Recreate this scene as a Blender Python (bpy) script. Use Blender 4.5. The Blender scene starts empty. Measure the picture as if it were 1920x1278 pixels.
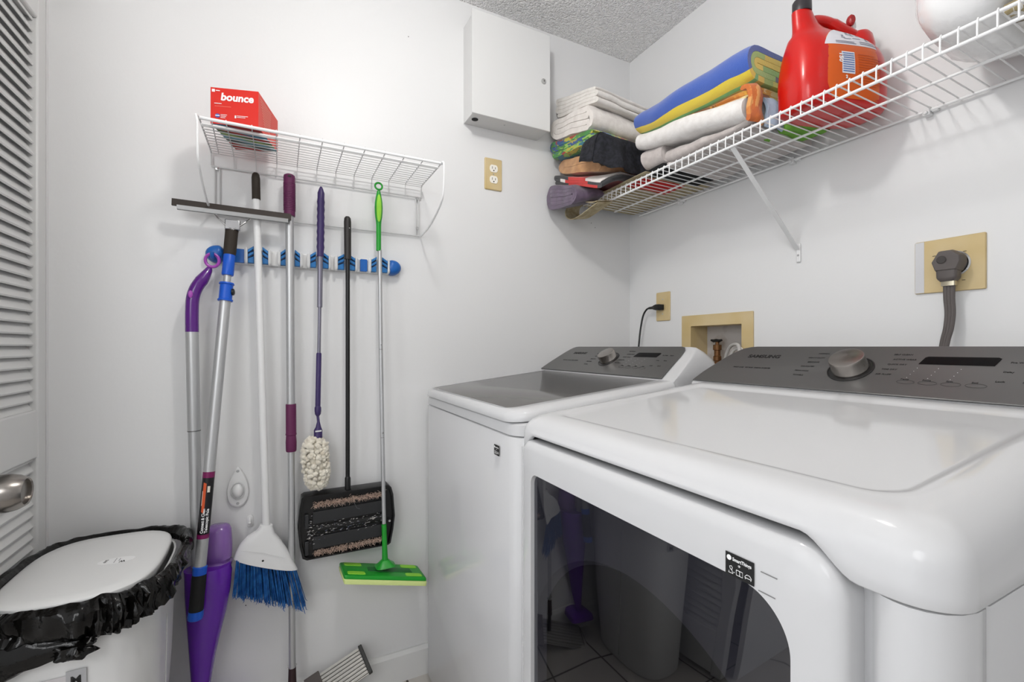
import bpy, bmesh, math, random
from mathutils import Vector, Matrix, noise
random.seed(7)
PI = math.pi
sc = bpy.context.scene
COL = sc.collection

# ------------------------------------------------------------------ camera
cam = bpy.data.cameras.new('camera')
cam.sensor_width = 36.0
cam.lens = 853.0 / 1920.0 * 36.0
cam.shift_y = 11.0 / 1920.0
cam.clip_start = 0.02
co = bpy.data.objects.new('camera', cam)
COL.objects.link(co)
co.location = (1.589, -1.4075, 1.158)
fwd = Vector((-math.cos(math.radians(27)), math.sin(math.radians(27)), 0))
co.rotation_euler = fwd.to_track_quat('-Z', 'Y').to_euler()
sc.camera = co

# ------------------------------------------------------------------ world, lights, exposure
w = bpy.data.worlds.new('world')
sc.world = w
w.use_nodes = True
w.node_tree.nodes['Background'].inputs[0].default_value = (0.95, 0.97, 1.0, 1)
w.node_tree.nodes['Background'].inputs[1].default_value = 2.2

def area(name, loc, target, size, power, col=(1, 1, 1), shape='DISK', size_y=None):
    l = bpy.data.lights.new(name, 'AREA')
    l.shape = shape
    l.size = size
    if size_y: l.size_y = size_y
    l.energy = power
    l.color = col
    o = bpy.data.objects.new(name, l)
    COL.objects.link(o)
    o.location = loc
    o.rotation_euler = (Vector(target) - Vector(loc)).to_track_quat('-Z', 'Y').to_euler()
    return o
_pl = bpy.data.lights.new('ceiling_lamp_light', 'POINT'); _pl.energy = 14.0; _pl.shadow_soft_size = .055; _pl.color = (1.0, .99, .975)
_po = bpy.data.objects.new('ceiling_lamp_light', _pl); COL.objects.link(_po); _po.location = (.92, -1.15, 2.25)
area('doorway_fill_light', (2.02, -2.20, 1.75), (0.0, -1.35, 1.35), 0.8, 8.8, (0.98, 0.99, 1.0))  # added soft fill beyond the open doorway, lifts walls and machine fronts
vs = sc.view_settings
vs.view_transform = 'Standard'
vs.look = 'None'
vs.gamma = 1.0
vs.use_curve_mapping = False
vs.exposure = 0.04

# ------------------------------------------------------------------ materials
def srgb(h):
    if isinstance(h, str):
        c = [int(h[i:i + 2], 16) / 255 for i in (0, 2, 4)]
    else:
        c = [v / 255 for v in h]
    return tuple((v / 12.92 if v <= 0.04045 else ((v + 0.055) / 1.055) ** 2.4) for v in c) + (1,)

MATS = {}
def mat(name, col, rough=0.5, metal=0.0, bump=None, coat=0.0, var=None, trans=0.0, ior=1.45, sheen=0.0, emis=None, aniso=0, spec=None, alpha=None):
    if name in MATS: return MATS[name]
    m = bpy.data.materials.new(name)
    m.use_nodes = True
    nt = m.node_tree
    b = nt.nodes['Principled BSDF']
    c = srgb(col)
    b.inputs['Base Color'].default_value = c
    b.inputs['Roughness'].default_value = rough
    b.inputs['Metallic'].default_value = metal
    b.inputs['Coat Weight'].default_value = coat
    b.inputs['Coat Roughness'].default_value = 0.03
    b.inputs['Transmission Weight'].default_value = trans
    b.inputs['IOR'].default_value = ior
    if spec is not None: b.inputs['Specular IOR Level'].default_value = spec
    if alpha is not None: b.inputs['Alpha'].default_value = alpha
    if aniso: b.inputs['Anisotropic'].default_value = aniso
    if sheen:
        b.inputs['Sheen Weight'].default_value = sheen
        b.inputs['Sheen Roughness'].default_value = 0.6
    if emis:
        b.inputs['Emission Color'].default_value = c
        b.inputs['Emission Strength'].default_value = emis
    tc = nt.nodes.new('ShaderNodeTexCoord')
    if bump:      # (scale, strength, distance, detail)
        n = nt.nodes.new('ShaderNodeTexNoise')
        n.inputs['Scale'].default_value = bump[0]
        n.inputs['Detail'].default_value = bump[3] if len(bump) > 3 else 3
        nt.links.new(tc.outputs['Object'], n.inputs['Vector'])
        bp = nt.nodes.new('ShaderNodeBump')
        bp.inputs['Strength'].default_value = bump[1]
        bp.inputs['Distance'].default_value = bump[2]
        nt.links.new(n.outputs['Fac'], bp.inputs['Height'])
        nt.links.new(bp.outputs['Normal'], b.inputs['Normal'])
    if var:       # (scale, colour2, detail, lo, hi)
        n = nt.nodes.new('ShaderNodeTexNoise')
        n.inputs['Scale'].default_value = var[0]
        n.inputs['Detail'].default_value = var[2]
        nt.links.new(tc.outputs['Object'], n.inputs['Vector'])
        r = nt.nodes.new('ShaderNodeMapRange')
        r.inputs['From Min'].default_value = var[3]
        r.inputs['From Max'].default_value = var[4]
        nt.links.new(n.outputs['Fac'], r.inputs['Value'])
        mx = nt.nodes.new('ShaderNodeMix')
        mx.data_type = 'RGBA'
        mx.inputs[6].default_value = c
        mx.inputs[7].default_value = srgb(var[1])
        nt.links.new(r.outputs['Result'], mx.inputs['Factor'])
        nt.links.new(mx.outputs[2], b.inputs['Base Color'])
    MATS[name] = m
    return m

def uv_stripes(name, stops, rough=0.9, axis=0, bump=(420, 0.5, 0.002), sheen=0.3, wob=0.0):
    """cloth whose colour follows the woven stripes: stops = [(position, colour)] along the UV axis, constant ramp"""
    m = mat(name, stops[0][1], rough, bump=bump, sheen=sheen)
    nt = m.node_tree
    b = nt.nodes['Principled BSDF']
    uv = nt.nodes.new('ShaderNodeUVMap')
    sp = nt.nodes.new('ShaderNodeSeparateXYZ')
    nt.links.new(uv.outputs['UV'], sp.inputs['Vector'])
    r = nt.nodes.new('ShaderNodeValToRGB')
    r.color_ramp.interpolation = 'CONSTANT'
    els = r.color_ramp.elements
    els[0].position = stops[0][0]; els[0].color = srgb(stops[0][1])
    els[1].position = stops[1][0]; els[1].color = srgb(stops[1][1])
    for p, c in stops[2:]:
        e = els.new(p); e.color = srgb(c)
    nt.links.new(sp.outputs[axis], r.inputs['Fac'])
    nt.links.new(r.outputs['Color'], b.inputs['Base Color'])
    return m

def patch_cloth(name, cols, scale, rough=0.85, bump=(350, 0.35, 0.0015), seed=0.0):
    """printed cloth: irregular patches of several colours"""
    m = mat(name, cols[0], rough, bump=bump, sheen=0.2)
    nt = m.node_tree
    b = nt.nodes['Principled BSDF']
    uv = nt.nodes.new('ShaderNodeUVMap')
    n = nt.nodes.new('ShaderNodeTexNoise')
    n.inputs['Scale'].default_value = 22
    nt.links.new(uv.outputs['UV'], n.inputs['Vector'])
    ad = nt.nodes.new('ShaderNodeMixRGB')
    ad.inputs['Fac'].default_value = 0.16
    nt.links.new(uv.outputs['UV'], ad.inputs[1])
    nt.links.new(n.outputs['Color'], ad.inputs[2])
    mp = nt.nodes.new('ShaderNodeMapping')
    mp.inputs['Location'].default_value = (seed, seed * 1.7, 0)
    nt.links.new(ad.outputs[0], mp.inputs['Vector'])
    v = nt.nodes.new('ShaderNodeTexVoronoi')
    v.inputs['Scale'].default_value = scale
    nt.links.new(mp.outputs[0], v.inputs['Vector'])
    s = nt.nodes.new('ShaderNodeSeparateColor')
    nt.links.new(v.outputs['Color'], s.inputs[0])
    r = nt.nodes.new('ShaderNodeValToRGB')
    r.color_ramp.interpolation = 'CONSTANT'
    els = r.color_ramp.elements
    k = len(cols)
    els[0].position = 0; els[0].color = srgb(cols[0])
    els[1].position = 1 / k; els[1].color = srgb(cols[1])
    for i in range(2, k):
        e = els.new(i / k); e.color = srgb(cols[i])
    nt.links.new(s.outputs[0], r.inputs['Fac'])
    nt.links.new(r.outputs['Color'], b.inputs['Base Color'])
    return m

WALL = mat('wall_paint', (224, 224, 224), 0.42, bump=(90, 0.10, 0.002, 4))
WHITE = mat('white_paint', (214, 214, 213), 0.35)
ENAMEL = mat('white_enamel', (203, 203, 204), 0.07, ior=1.33)
WPLAS = mat('white_plastic', (226, 226, 226), 0.35)
WIREW = mat('white_vinyl_wire', (236, 236, 236), 0.3)
WIREG = mat('grey_white_wire', (205, 205, 205), 0.35)
ALU = mat('brushed_aluminium', (192, 193, 194), 0.42, 0.7)
STEEL = mat('brushed_steel', (150, 145, 140), 0.26, 1.0, aniso=0.5)
CHROME = mat('chrome', (210, 210, 210), 0.12, 1.0)
BLACKP = mat('black_plastic', (16, 16, 17), 0.35)
BLACK = mat('black_matte', (12, 12, 12), 0.7)
DBROWN = mat('dark_brown_foam', (44, 36, 28), 0.7, bump=(300, 0.3, 0.001))
BLUEP = mat('blue_plastic', (22, 92, 170), 0.35)
BLUE2 = mat('bright_blue_plastic', (16, 86, 196), 0.4)
LBLUE = mat('pale_blue_rubber', (72, 140, 200), 0.5)
NAVYR = mat('navy_rubber', (12, 38, 76), 0.5)
PURP = mat('purple_plastic', (94, 28, 160), 0.25, coat=0.3)
PURPL = mat('light_purple_plastic', (160, 70, 170), 0.35)
PURPT = mat('clear_purple_plastic', (146, 104, 182), 0.2, trans=0.25, coat=0.4)
MAROON = mat('maroon_foam', (92, 26, 72), 0.55, bump=(200, 0.2, 0.001))
VIOLET = mat('dark_violet_plastic', (56, 42, 92), 0.4)
GREYV = mat('grey_violet_metal', (128, 126, 140), 0.35, 0.5)
GREEN = mat('green_plastic', (30, 150, 44), 0.35)
LIME = mat('lime_rubber', (146, 214, 60), 0.5)
TAN = mat('almond_plastic', (208, 188, 146), 0.45, var=(7, (196, 172, 118), 2, 0.35, 0.7))
IVORY = mat('ivory_plastic', (240, 236, 226), 0.4)
RED = mat('red_plastic', (196, 16, 9), 0.28, coat=0.25)
CONSOLE = mat('titanium_console', (112, 111, 110), 0.34, 0.6, aniso=0.4)
LIDGLASS = mat('tinted_lid_glass', (98, 96, 94), 0.10, ior=1.16)
SCREEN = mat('black_screen', (4, 4, 5), 0.35, spec=.15)
SEAM = mat('seam_shadow_gap', (60, 60, 62), 0.8)
INK = mat('black_ink', (18, 18, 18), 0.5)
WINK = mat('white_ink', (240, 240, 240), 0.5)
GINK = mat('grey_ink', (120, 120, 120), 0.5)

# ------------------------------------------------------------------ mesh building
class MB:
    def __init__(s):
        s.v = []; s.f = []; s.mi = []; s.uv = []
    def add(s, vs, fs, mi=0, uvs=None):
        o = len(s.v)
        s.v += [tuple(p) for p in vs]
        for i, f in enumerate(fs):
            s.f.append([o + k for k in f]); s.mi.append(mi)
            s.uv.append([uvs[k] for k in f] if uvs else [(0, 0)] * len(f))
        return s
    def box(s, x0, x1, y0, y1, z0, z1, mi=0, M=None):
        vs = [(x, y, z) for x in (x0, x1) for y in (y0, y1) for z in (z0, z1)]
        if M: vs = [M @ Vector(p) for p in vs]
        return s.add(vs, [(0, 1, 3, 2), (4, 6, 7, 5), (0, 4, 5, 1), (2, 3, 7, 6), (0, 2, 6, 4), (1, 5, 7, 3)], mi)
    def loft(s, rings, mi=0, cap0=True, cap1=True, closed=True, wrap=False):
        n = len(rings[0]); vs = [p for r in rings for p in r]; fs = []
        m = len(rings)
        for i in range(m if wrap else m - 1):
            a = i * n; b = ((i + 1) % m) * n
            for k in range(n if closed else n - 1):
                k2 = (k + 1) % n
                fs.append((a + k, a + k2, b + k2, b + k))
        if cap0 and not wrap: fs.append(tuple(range(n - 1, -1, -1)))
        if cap1 and not wrap: fs.append(tuple(range((m - 1) * n, m * n)))
        return s.add(vs, fs, mi)
    def tube(s, pts, r, seg=10, mi=0, caps=True, wrap=False, flat=1.0, up=None):
        pts = [Vector(p) for p in pts]; n = len(pts); rings = []
        rs = r if isinstance(r, (list, tuple)) else [r] * n
        N = None
        for i, p in enumerate(pts):
            if wrap: t = pts[(i + 1) % n] - pts[i - 1]
            else: t = pts[min(i + 1, n - 1)] - pts[max(i - 1, 0)]
            t.normalize()
            if N is None:
                N = Vector(up) if up else (Vector((0, 0, 1)) if abs(t.z) < 0.9 else Vector((1, 0, 0)))
            N = (N - t * N.dot(t)).normalized()
            B = t.cross(N)
            rings.append([p + (N * math.cos(a) * rs[i] * flat + B * math.sin(a) * rs[i]) for a in [2 * PI * k / seg for k in range(seg)]])
        return s.loft(rings, mi, caps, caps, True, wrap)
    def lathe(s, prof, o, ax, seg=32, mi=0, caps=True):
        o = Vector(o); ax = Vector(ax).normalized()
        u = ax.orthogonal().normalized(); v = ax.cross(u)
        rings = [[o + ax * h + (u * math.cos(a) + v * math.sin(a)) * max(r, 1e-5) for a in [2 * PI * k / seg for k in range(seg)]] for r, h in prof]
        return s.loft(rings, mi, caps, caps)
    def prism(s, poly, o, u, v, d, mi=0):
        """poly in (u,v) plane from origin o, extruded by vector d"""
        o = Vector(o); u = Vector(u); v = Vector(v); d = Vector(d)
        a = [o + u * p[0] + v * p[1] for p in poly]
        return s.loft([a, [p + d for p in a]], mi)
    def build(s, name, mats, parent=None, loc=None, smooth=True, ang=35, bevel=0, bseg=3, sub=0, tri=False):
        if not isinstance(mats, (list, tuple)): mats = [mats]
        me = bpy.data.meshes.new(name)
        wl = world_loc(parent) if parent else (Vector(loc) if loc else Vector((0, 0, 0)))
        me.from_pydata([tuple(Vector(p) - wl) for p in s.v], [], s.f)
        for m in mats: me.materials.append(m)
        me.polygons.foreach_set('material_index', s.mi)
        ul = me.uv_layers.new(name='UVMap')
        flat = [c for f in s.uv for p in f for c in p]
        ul.data.foreach_set('uv', flat)
        bm = bmesh.new(); bm.from_mesh(me)
        bmesh.ops.recalc_face_normals(bm, faces=bm.faces)
        bm.to_mesh(me); bm.free()
        if smooth:
            me.polygons.foreach_set('use_smooth', [True] * len(me.polygons))
            me.set_sharp_from_angle(angle=math.radians(ang))
        o = bpy.data.objects.new(name, me)
        COL.objects.link(o)
        if parent: o.parent = parent
        else: o.location = wl
        if bevel:
            b = o.modifiers.new('bevel', 'BEVEL'); b.width = bevel; b.segments = bseg
            b.limit_method = 'ANGLE'; b.angle_limit = math.radians(35); b.harden_normals = False
        if sub:
            q = o.modifiers.new('sub', 'SUBSURF'); q.levels = sub; q.render_levels = sub
        return o

def world_loc(o):
    p = Vector((0, 0, 0))
    while o:
        p += o.location; o = o.parent
    return p
def tag(o, label, cat, group=None, kind=None):
    if label: o['label'] = label
    if cat: o['category'] = cat
    if group: o['group'] = group
    if kind: o['kind'] = kind
    return o
def thing(name, label, cat, loc, group=None):
    o = bpy.data.objects.new(name, None); COL.objects.link(o)
    o.location = loc; o.empty_display_size = 0.05
    return tag(o, label, cat, group)
def struct(o):
    o['kind'] = 'structure'; return o

def rrect(a0, a1, b0, b1, r, n=6):
    """rounded rectangle as list of 2D points, 4*(n+1) points"""
    if not isinstance(r, (list, tuple)): r = [r] * 4
    cs = [(a1, b1, 0, r[0]), (a0, b1, 90, r[1]), (a0, b0, 180, r[2]), (a1, b0, 270, r[3])]
    out = []
    for (a, b, s0, q) in cs:
        ca = a - q if a == a1 else a + q
        cb = b - q if b == b1 else b + q
        for i in range(n + 1):
            t = math.radians(s0 + 90 * i / n)
            out.append((ca + q * math.cos(t), cb + q * math.sin(t)))
    return out
def smoothpath(pts, n=8, closed=False):
    """Catmull-Rom through the points"""
    P = [Vector(p) for p in pts]; out = []; m = len(P)
    rng = m if closed else m - 1
    for i in range(rng):
        if closed: p0, p1, p2, p3 = P[i - 1], P[i], P[(i + 1) % m], P[(i + 2) % m]
        else: p0, p1, p2, p3 = P[max(i - 1, 0)], P[i], P[i + 1], P[min(i + 2, m - 1)]
        for k in range(n):
            t = k / n
            out.append(0.5 * ((2 * p1) + (p2 - p0) * t + (2 * p0 - 5 * p1 + 4 * p2 - p3) * t * t + (3 * p1 - p0 - 3 * p2 + p3) * t ** 3))
    if not closed: out.append(P[-1])
    return out
def lerp(a, b, t): return a + (b - a) * t

def text(s, size, o, xd, yd, m, parent, name='lettering', ext=0.0003, bold=0.0, shear=0.0, align='LEFT', sx=1.0):
    c = bpy.data.curves.new(name, 'FONT')
    c.body = s; c.size = size; c.extrude = ext; c.offset = bold; c.shear = shear; c.align_x = align
    c.resolution_u = 3
    t = bpy.data.objects.new(name, c)
    COL.objects.link(t)
    bpy.context.view_layer.update()
    me = bpy.data.meshes.new_from_object(t.evaluated_get(bpy.context.evaluated_depsgraph_get()))
    bpy.data.objects.remove(t)
    bpy.data.curves.remove(c)
    xd = Vector(xd).normalized(); yd = Vector(yd).normalized(); zd = xd.cross(yd)
    wl = world_loc(parent)
    for v in me.vertices:
        v.co = Vector(o) + xd * v.co.x * sx + yd * v.co.y + zd * v.co.z - wl
    me.materials.clear(); me.materials.append(m)
    ob = bpy.data.objects.new(name, me)
    COL.objects.link(ob); ob.parent = parent
    return ob

# ================================================================== ROOM
H = 2.44; RX = 2.25; DY = -1.94
def tile_mat():
    m = mat('floor_tile', (196, 192, 187), 0.3, var=(3, (180, 174, 168), 4, 0.3, 0.7))
    nt = m.node_tree; b = nt.nodes['Principled BSDF']
    src = b.inputs['Base Color'].links[0].from_socket
    g = nt.nodes.new('ShaderNodeNewGeometry'); br = nt.nodes.new('ShaderNodeTexBrick')
    mp = nt.nodes.new('ShaderNodeMapping'); mp.inputs['Location'].default_value = (0.10, 0.1, 0)
    nt.links.new(g.outputs['Position'], mp.inputs['Vector'])
    nt.links.new(mp.outputs[0], br.inputs['Vector'])
    br.offset = 0; br.inputs['Scale'].default_value = 1.0
    br.inputs['Brick Width'].default_value = 0.305; br.inputs['Row Height'].default_value = 0.305
    br.inputs['Mortar Size'].default_value = 0.004
    br.inputs['Mortar'].default_value = srgb((60, 55, 50))
    nt.links.new(src, br.inputs['Color1']); nt.links.new(src, br.inputs['Color2'])
    nt.links.new(br.outputs['Color'], b.inputs['Base Color'])
    return m
def ceil_mat():
    m = mat('popcorn_ceiling', (246, 245, 244), 0.8)
    nt = m.node_tree; b = nt.nodes['Principled BSDF']
    g = nt.nodes.new('ShaderNodeNewGeometry')
    v = nt.nodes.new('ShaderNodeTexVoronoi'); v.feature = 'SMOOTH_F1'; v.inputs['Scale'].default_value = 175
    n = nt.nodes.new('ShaderNodeTexNoise'); n.inputs['Scale'].default_value = 120; n.inputs['Detail'].default_value = 4
    for q in (v, n): nt.links.new(g.outputs['Position'], q.inputs['Vector'])
    ad = nt.nodes.new('ShaderNodeMath'); ad.operation = 'SUBTRACT'
    nt.links.new(n.outputs['Fac'], ad.inputs[0]); nt.links.new(v.outputs['Distance'], ad.inputs[1])
    bp = nt.nodes.new('ShaderNodeBump'); bp.inputs['Strength'].default_value = 1.0; bp.inputs['Distance'].default_value = 0.009
    nt.links.new(ad.outputs[0], bp.inputs['Height']); nt.links.new(bp.outputs['Normal'], b.inputs['Normal'])
    return m
struct(MB().box(-.1, 2.4, DY - 1.6, .1, -.08, 0).build('floor', tile_mat(), smooth=False))
struct(MB().box(-.1, 2.4, DY - 1.6, .1, H, H + .08).build('ceiling', ceil_mat(), smooth=False))
struct(MB().box(-.1, 0, DY - .5, .1, 0, H).build('wall_left', WALL, smooth=False))
# back wall with the hole for the recessed valve box
hx0, hx1, hz0, hz1 = .346, .563, 1.03, 1.238
wb = MB().box(-.0, hx0, 0, .1, 0, H).box(hx1, 2.4, 0, .1, 0, H).box(hx0, hx1, 0, .1, 0, hz0).box(hx0, hx1, 0, .1, hz1, H)
wb.box(hx0, hx1, .092, .1, hz0, hz1)
struct(wb.build('wall_back', WALL, smooth=False))
# louvered door side
dx0, dx1, dz1 = .012, .556, 2.06
struct(MB().box(0, dx0, DY - .04, DY, 0, H).box(2.12, RX, DY - .1, DY, 0, H).box(dx0, 2.12, DY - .1, DY, dz1 + .04, H)
       .box(0, .6, DY - .5, DY - .46, 0, H).box(.575, .60, DY - .5, DY - .06, 0, H).build('wall_front', WALL, smooth=False))  # these two boxes: added shell behind the door, keeps the louver gaps dark
struct(MB().box(RX, RX + .1, DY - 1.6, .1, 0, H).build('wall_right', WALL, smooth=False))
bb = MB().prism([(0, 0), (.014, 0), (.014, .09), (.008, .103), (0, .103)], (0, DY, 0), (1, 0, 0), (0, 0, 1), (0, 1.94, 0))
struct(bb.build('baseboard_left', WHITE, smooth=False))
bb = MB().prism([(0, 0), (-.014, 0), (-.014, .09), (-.008, .103), (0, .103)], (0.014, 0, 0), (0, 1, 0), (0, 0, 1), (2.4, 0, 0))
struct(bb.build('baseboard_back', WHITE, smooth=False))

# ---- louvered door
for y_, z_ in ((-1.006, 2.247), (-.195, 1.673), (-.215, 1.690), (-1.500, .378)):
    o_ = MB().lathe([(0, 0), (.0017, 0), (.0012, .0006), (0, .0006)], (0.0002, y_, z_), (1, 0, 0), 10).build('nail_hole', INK, bpy.data.objects['wall_left'])
    o_['kind'] = 'structure'
door = thing('door_1', None, None, (dx0, DY, 0)); struct(door)
fr = MB()
yb, yf = DY - .035, DY
fr.box(dx0 + .002, .058, yb, yf, .01, dz1 - .004)
fr.box(.496, dx1 - .004, yb, yf, .01, dz1 - .004)
fr.box(.058, .496, yb, yf, 1.967, dz1 - .004)
fr.box(.058, .496, yb, yf, .885, 1.003)
fr.box(.058, .496, yb, yf, .02, .20)
struct(fr.build('door_frame', WHITE, door, bevel=.004, bseg=2))
for (z0, z1) in ((1.003, 1.967), (.20, .885)):
    lv = MB(); k = int(round((z1 - z0) / .0277)); p = (z1 - z0) / k
    for i in range(k + 1):
        z = z0 + i * p - .006
        prof = [(DY - .0080, z + .002), (DY - .0095, z - .002), (DY - .0115, z - .0015), (DY - .0270, z + .0285), (DY - .0250, z + .0320), (DY - .0235, z + .0315)]
        lv.prism(prof, (.056, 0, 0), (0, 1, 0), (0, 0, 1), (.442, 0, 0))
    struct(lv.build('louver_panel', WHITE, door, smooth=False))
kb = MB().lathe([(.0, 0), (.036, 0), (.036, .004), (.030, .010), (.013, .014), (.012, .030), (.020, .036), (.030, .044), (.0355, .058), (.036, .072), (.033, .086), (.0275, .096), (.0255, .0985), (.0235, .0965), (.0235, .092), (.0, .0935)],
                (.384, DY, .880), (0, 1, 0), 48)
struct(kb.build('door_knob', STEEL, door))

# ---- ceiling lamp (above the frame, seen only in reflections)
cl = thing('ceiling_lamp', 'round white flush ceiling lamp above the front of the two machines', 'lamp', (.92, -1.15, H))
MB().lathe([(0, 0), (.16, 0), (.16, -.03), (.15, -.035), (0, -.035)], (.92, -1.15, H), (0, 0, 1), 40).build('base', WHITE, cl)
MB().lathe([(.145, -.035), (.14, -.05), (.11, -.08), (.06, -.098), (0, -.104)], (.92, -1.15, H), (0, 0, 1), 40, caps=False).build('diffuser', mat('lamp_diffuser', (255, 250, 240), .5, emis=5.0), cl)

# ================================================================== WALL FITTINGS
# electrical panel on the left wall
ep = thing('electrical_panel', 'white metal electrical panel box mounted high on the wall beside the ceiling corner', 'electrical panel', (0, -.645, 1.985))
MB().box(0.0, .092, -.80, -.487, 1.987, 2.343).build('cabinet', WHITE, ep, bevel=.002)
MB().box(.093, .100, -.806, -.484, 1.983, 2.352).build('door', WHITE, ep, bevel=.002)
MB().lathe([(0, 0), (.010, 0), (.010, .003), (.006, .005), (0, .005)], (.100, -.514, 2.168), (1, 0, 0), 24).build('lock', mat('lock_grey', (176, 176, 174), .3, .4), ep)
MB().box(.1045, .1055, -.5150, -.5130, 2.165, 2.171).build('keyhole', INK, ep, smooth=False)
MB().lathe([(0, 0), (.012, 0), (.012, .001), (0, .001)], (.050, -.775, 1.9868), (0, 0, -1), 24).build('knockout', BLACK, ep)
MB().lathe([(0, 0), (.003, 0), (.003, .001), (0, .001)], (.06, -.66, 1.9868), (0, 0, -1), 12).build('screw', ALU, ep)

# duplex outlet on the left wall
def cover_plate(name, label, c, wy, hz, nrm):
    pass
ol = thing('wall_outlet', 'tan duplex outlet plate with two white sockets under the electrical panel', 'outlet', (0, -.68, 1.758))
pl = MB(); R = rrect(-.716, -.644, 1.758, 1.878, .004, 3)
pl.loft([[(0.0005, a, b) for a, b in R], [(.004, a, b) for a, b in R], [(.0065, a * .94 - .68 * .06, b * .96 + 1.818 * .04) for a, b in R]])
pl.build('plate', TAN, ol)
for zc in (1.839, 1.797):
    s = MB(); pts = []
    for i in range(28):
        t = 2 * PI * i / 28
        pts.append((max(-.0165, min(.0165, .0172 * math.cos(t))), max(-.0140, min(.0140, .0172 * math.sin(t)))))
    s.prism(pts, (.0055, -.68, zc), (0, 1, 0), (0, 0, 1), (.003, 0, 0))
    so = s.build('socket', IVORY, ol)
    q = MB()
    q.box(.0083, .0088, -.6875, -.6855, zc - .002, zc + .0075).box(.0083, .0088, -.6745, -.6725, zc - .002, zc + .0065)
    q.lathe([(0, 0), (.0026, 0), (.0026, .0004), (0, .0004)], (.0084, -.680, zc - .0075), (1, 0, 0), 12)
    q.build('slots', INK, so, smooth=False)
MB().lathe([(0, 0), (.0028, 0), (.002, .001), (0, .001)], (.0065, -.68, 1.818), (1, 0, 0), 12).build('screw', ALU, ol)

# single outlet on the back wall with the washer plug
ob = thing('wall_outlet', 'narrow tan single outlet plate on the back wall behind the washer', 'outlet', (.203, 0, 1.265))
pl = MB(); R = rrect(.166, .240, 1.265, 1.383, .004, 3)
pl.loft([[(a, -.0005, b) for a, b in R], [(a, -.004, b) for a, b in R], [(a * .94 + .203 * .06, -.0065, b * .96 + 1.324 * .04) for a, b in R]])
pl.build('plate', TAN, ob)
MB().lathe([(0, 0), (.0175, 0), (.0175, .002), (0, .0025)], (.203, -.006, 1.322), (0, -1, 0), 28).build('socket', TAN, ob)
for dz in (.030, -.030):
    MB().lathe([(0, 0), (.003, 0), (.002, .001), (0, .001)], (.203, -.0065, 1.323 + dz), (0, -1, 0), 12).build('screw', ALU, ob)
pc = thing('power_cord', 'black power cord plugged into the narrow outlet and dropping behind the washer', 'cord', (.203, -.012, 1.158))
MB().loft([[(x, y, 1.320 + h) for h, y in rrect(-hh, hh, -.010 - d2, -.010 - d1, .002, 2)] for x, hh, d1, d2 in
           ((.214, .011, 0, .010), (.208, .012, 0, .026), (.196, .012, .002, .030), (.182, .009, .010, .028), (.172, .006, .013, .024), (.150, .0048, .014, .023))]).build('plug', BLACKP, pc)
MB().tube(smoothpath([(.152, -.028, 1.320), (.135, -.029, 1.315), (.118, -.032, 1.29), (.108, -.036, 1.24), (.104, -.04, 1.19), (.102, -.045, 1.12), (.102, -.05, .95)], 6), .0038, 10).build('cord', BLACKP, pc)

# recessed valve box
vb = thing('valve_box', 'recessed almond washer valve box in the back wall between the appliances', 'valve box', (.45, 0, 1.03))
f = MB(); O = rrect(.302, .604, .985, 1.278, .003, 2); I = rrect(hx0 + .001, hx1 - .001, hz0 + .001, hz1 - .001, .002, 2)
f.loft([[(a, -.0005, b) for a, b in O], [(a, -.005, b) for a, b in O], [(a, -.006, b) for a, b in I], [(a, .088, b) for a, b in I]], cap0=False, cap1=False)
f.build('frame', TAN, vb)
MB().box(hx0 + .001, hx1 - .001, .085, .090, hz0, hz1).build('back_panel', mat('valve_box_back', (190, 186, 184), .6, var=(14, (150, 138, 128), 4, .5, .72)), vb)
BRASS = mat('dull_brass', (120, 84, 52), .45, .6)
v = thing('water_valve', 'brass water valve with dark lever handle inside the recessed valve box', 'valve', (.43, .04, 1.10))
MB().lathe([(0, -.06), (.010, -.06), (.010, -.03), (.014, -.028), (.014, -.012), (.011, -.01), (.011, .010), (.015, .012), (.015, .03), (.007, .032), (.006, .045), (0, .045)], (.425, .045, 1.135), (0, 0, 1), 20).build('body', BRASS, v)
h = MB().tube([(.402, .040, 1.183), (.413, .040, 1.180), (.425, .040, 1.183), (.437, .040, 1.180), (.448, .040, 1.183)], [.004, .006, .005, .006, .004], 10)
h.tube([(.425, .045, 1.165), (.425, .041, 1.182)], .004, 8)
h.build('handle', BLACKP, v)
hs = thing('drain_hose', 'pale grey hose loop curling out of the valve box beside the dryer console', 'hose', (.50, .02, 1.10))
MB().tube(smoothpath([(.47, .03, 1.02), (.475, .02, 1.10), (.50, .01, 1.150), (.535, -.01, 1.166), (.57, -.03, 1.158), (.585, -.05, 1.10), (.59, -.06, 1.0)], 8), .0055, 10).build('hose', mat('grey_hose', (190, 188, 185), .45), hs)
MB().tube(smoothpath([(.48, .04, 1.02), (.488, .03, 1.09), (.51, .015, 1.135), (.54, 0, 1.152), (.575, -.02, 1.145), (.60, -.05, 1.08), (.60, -.06, 1.0)], 8), .0055, 10).build('hose', mat('white_hose', (214, 213, 210), .45), hs)

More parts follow.
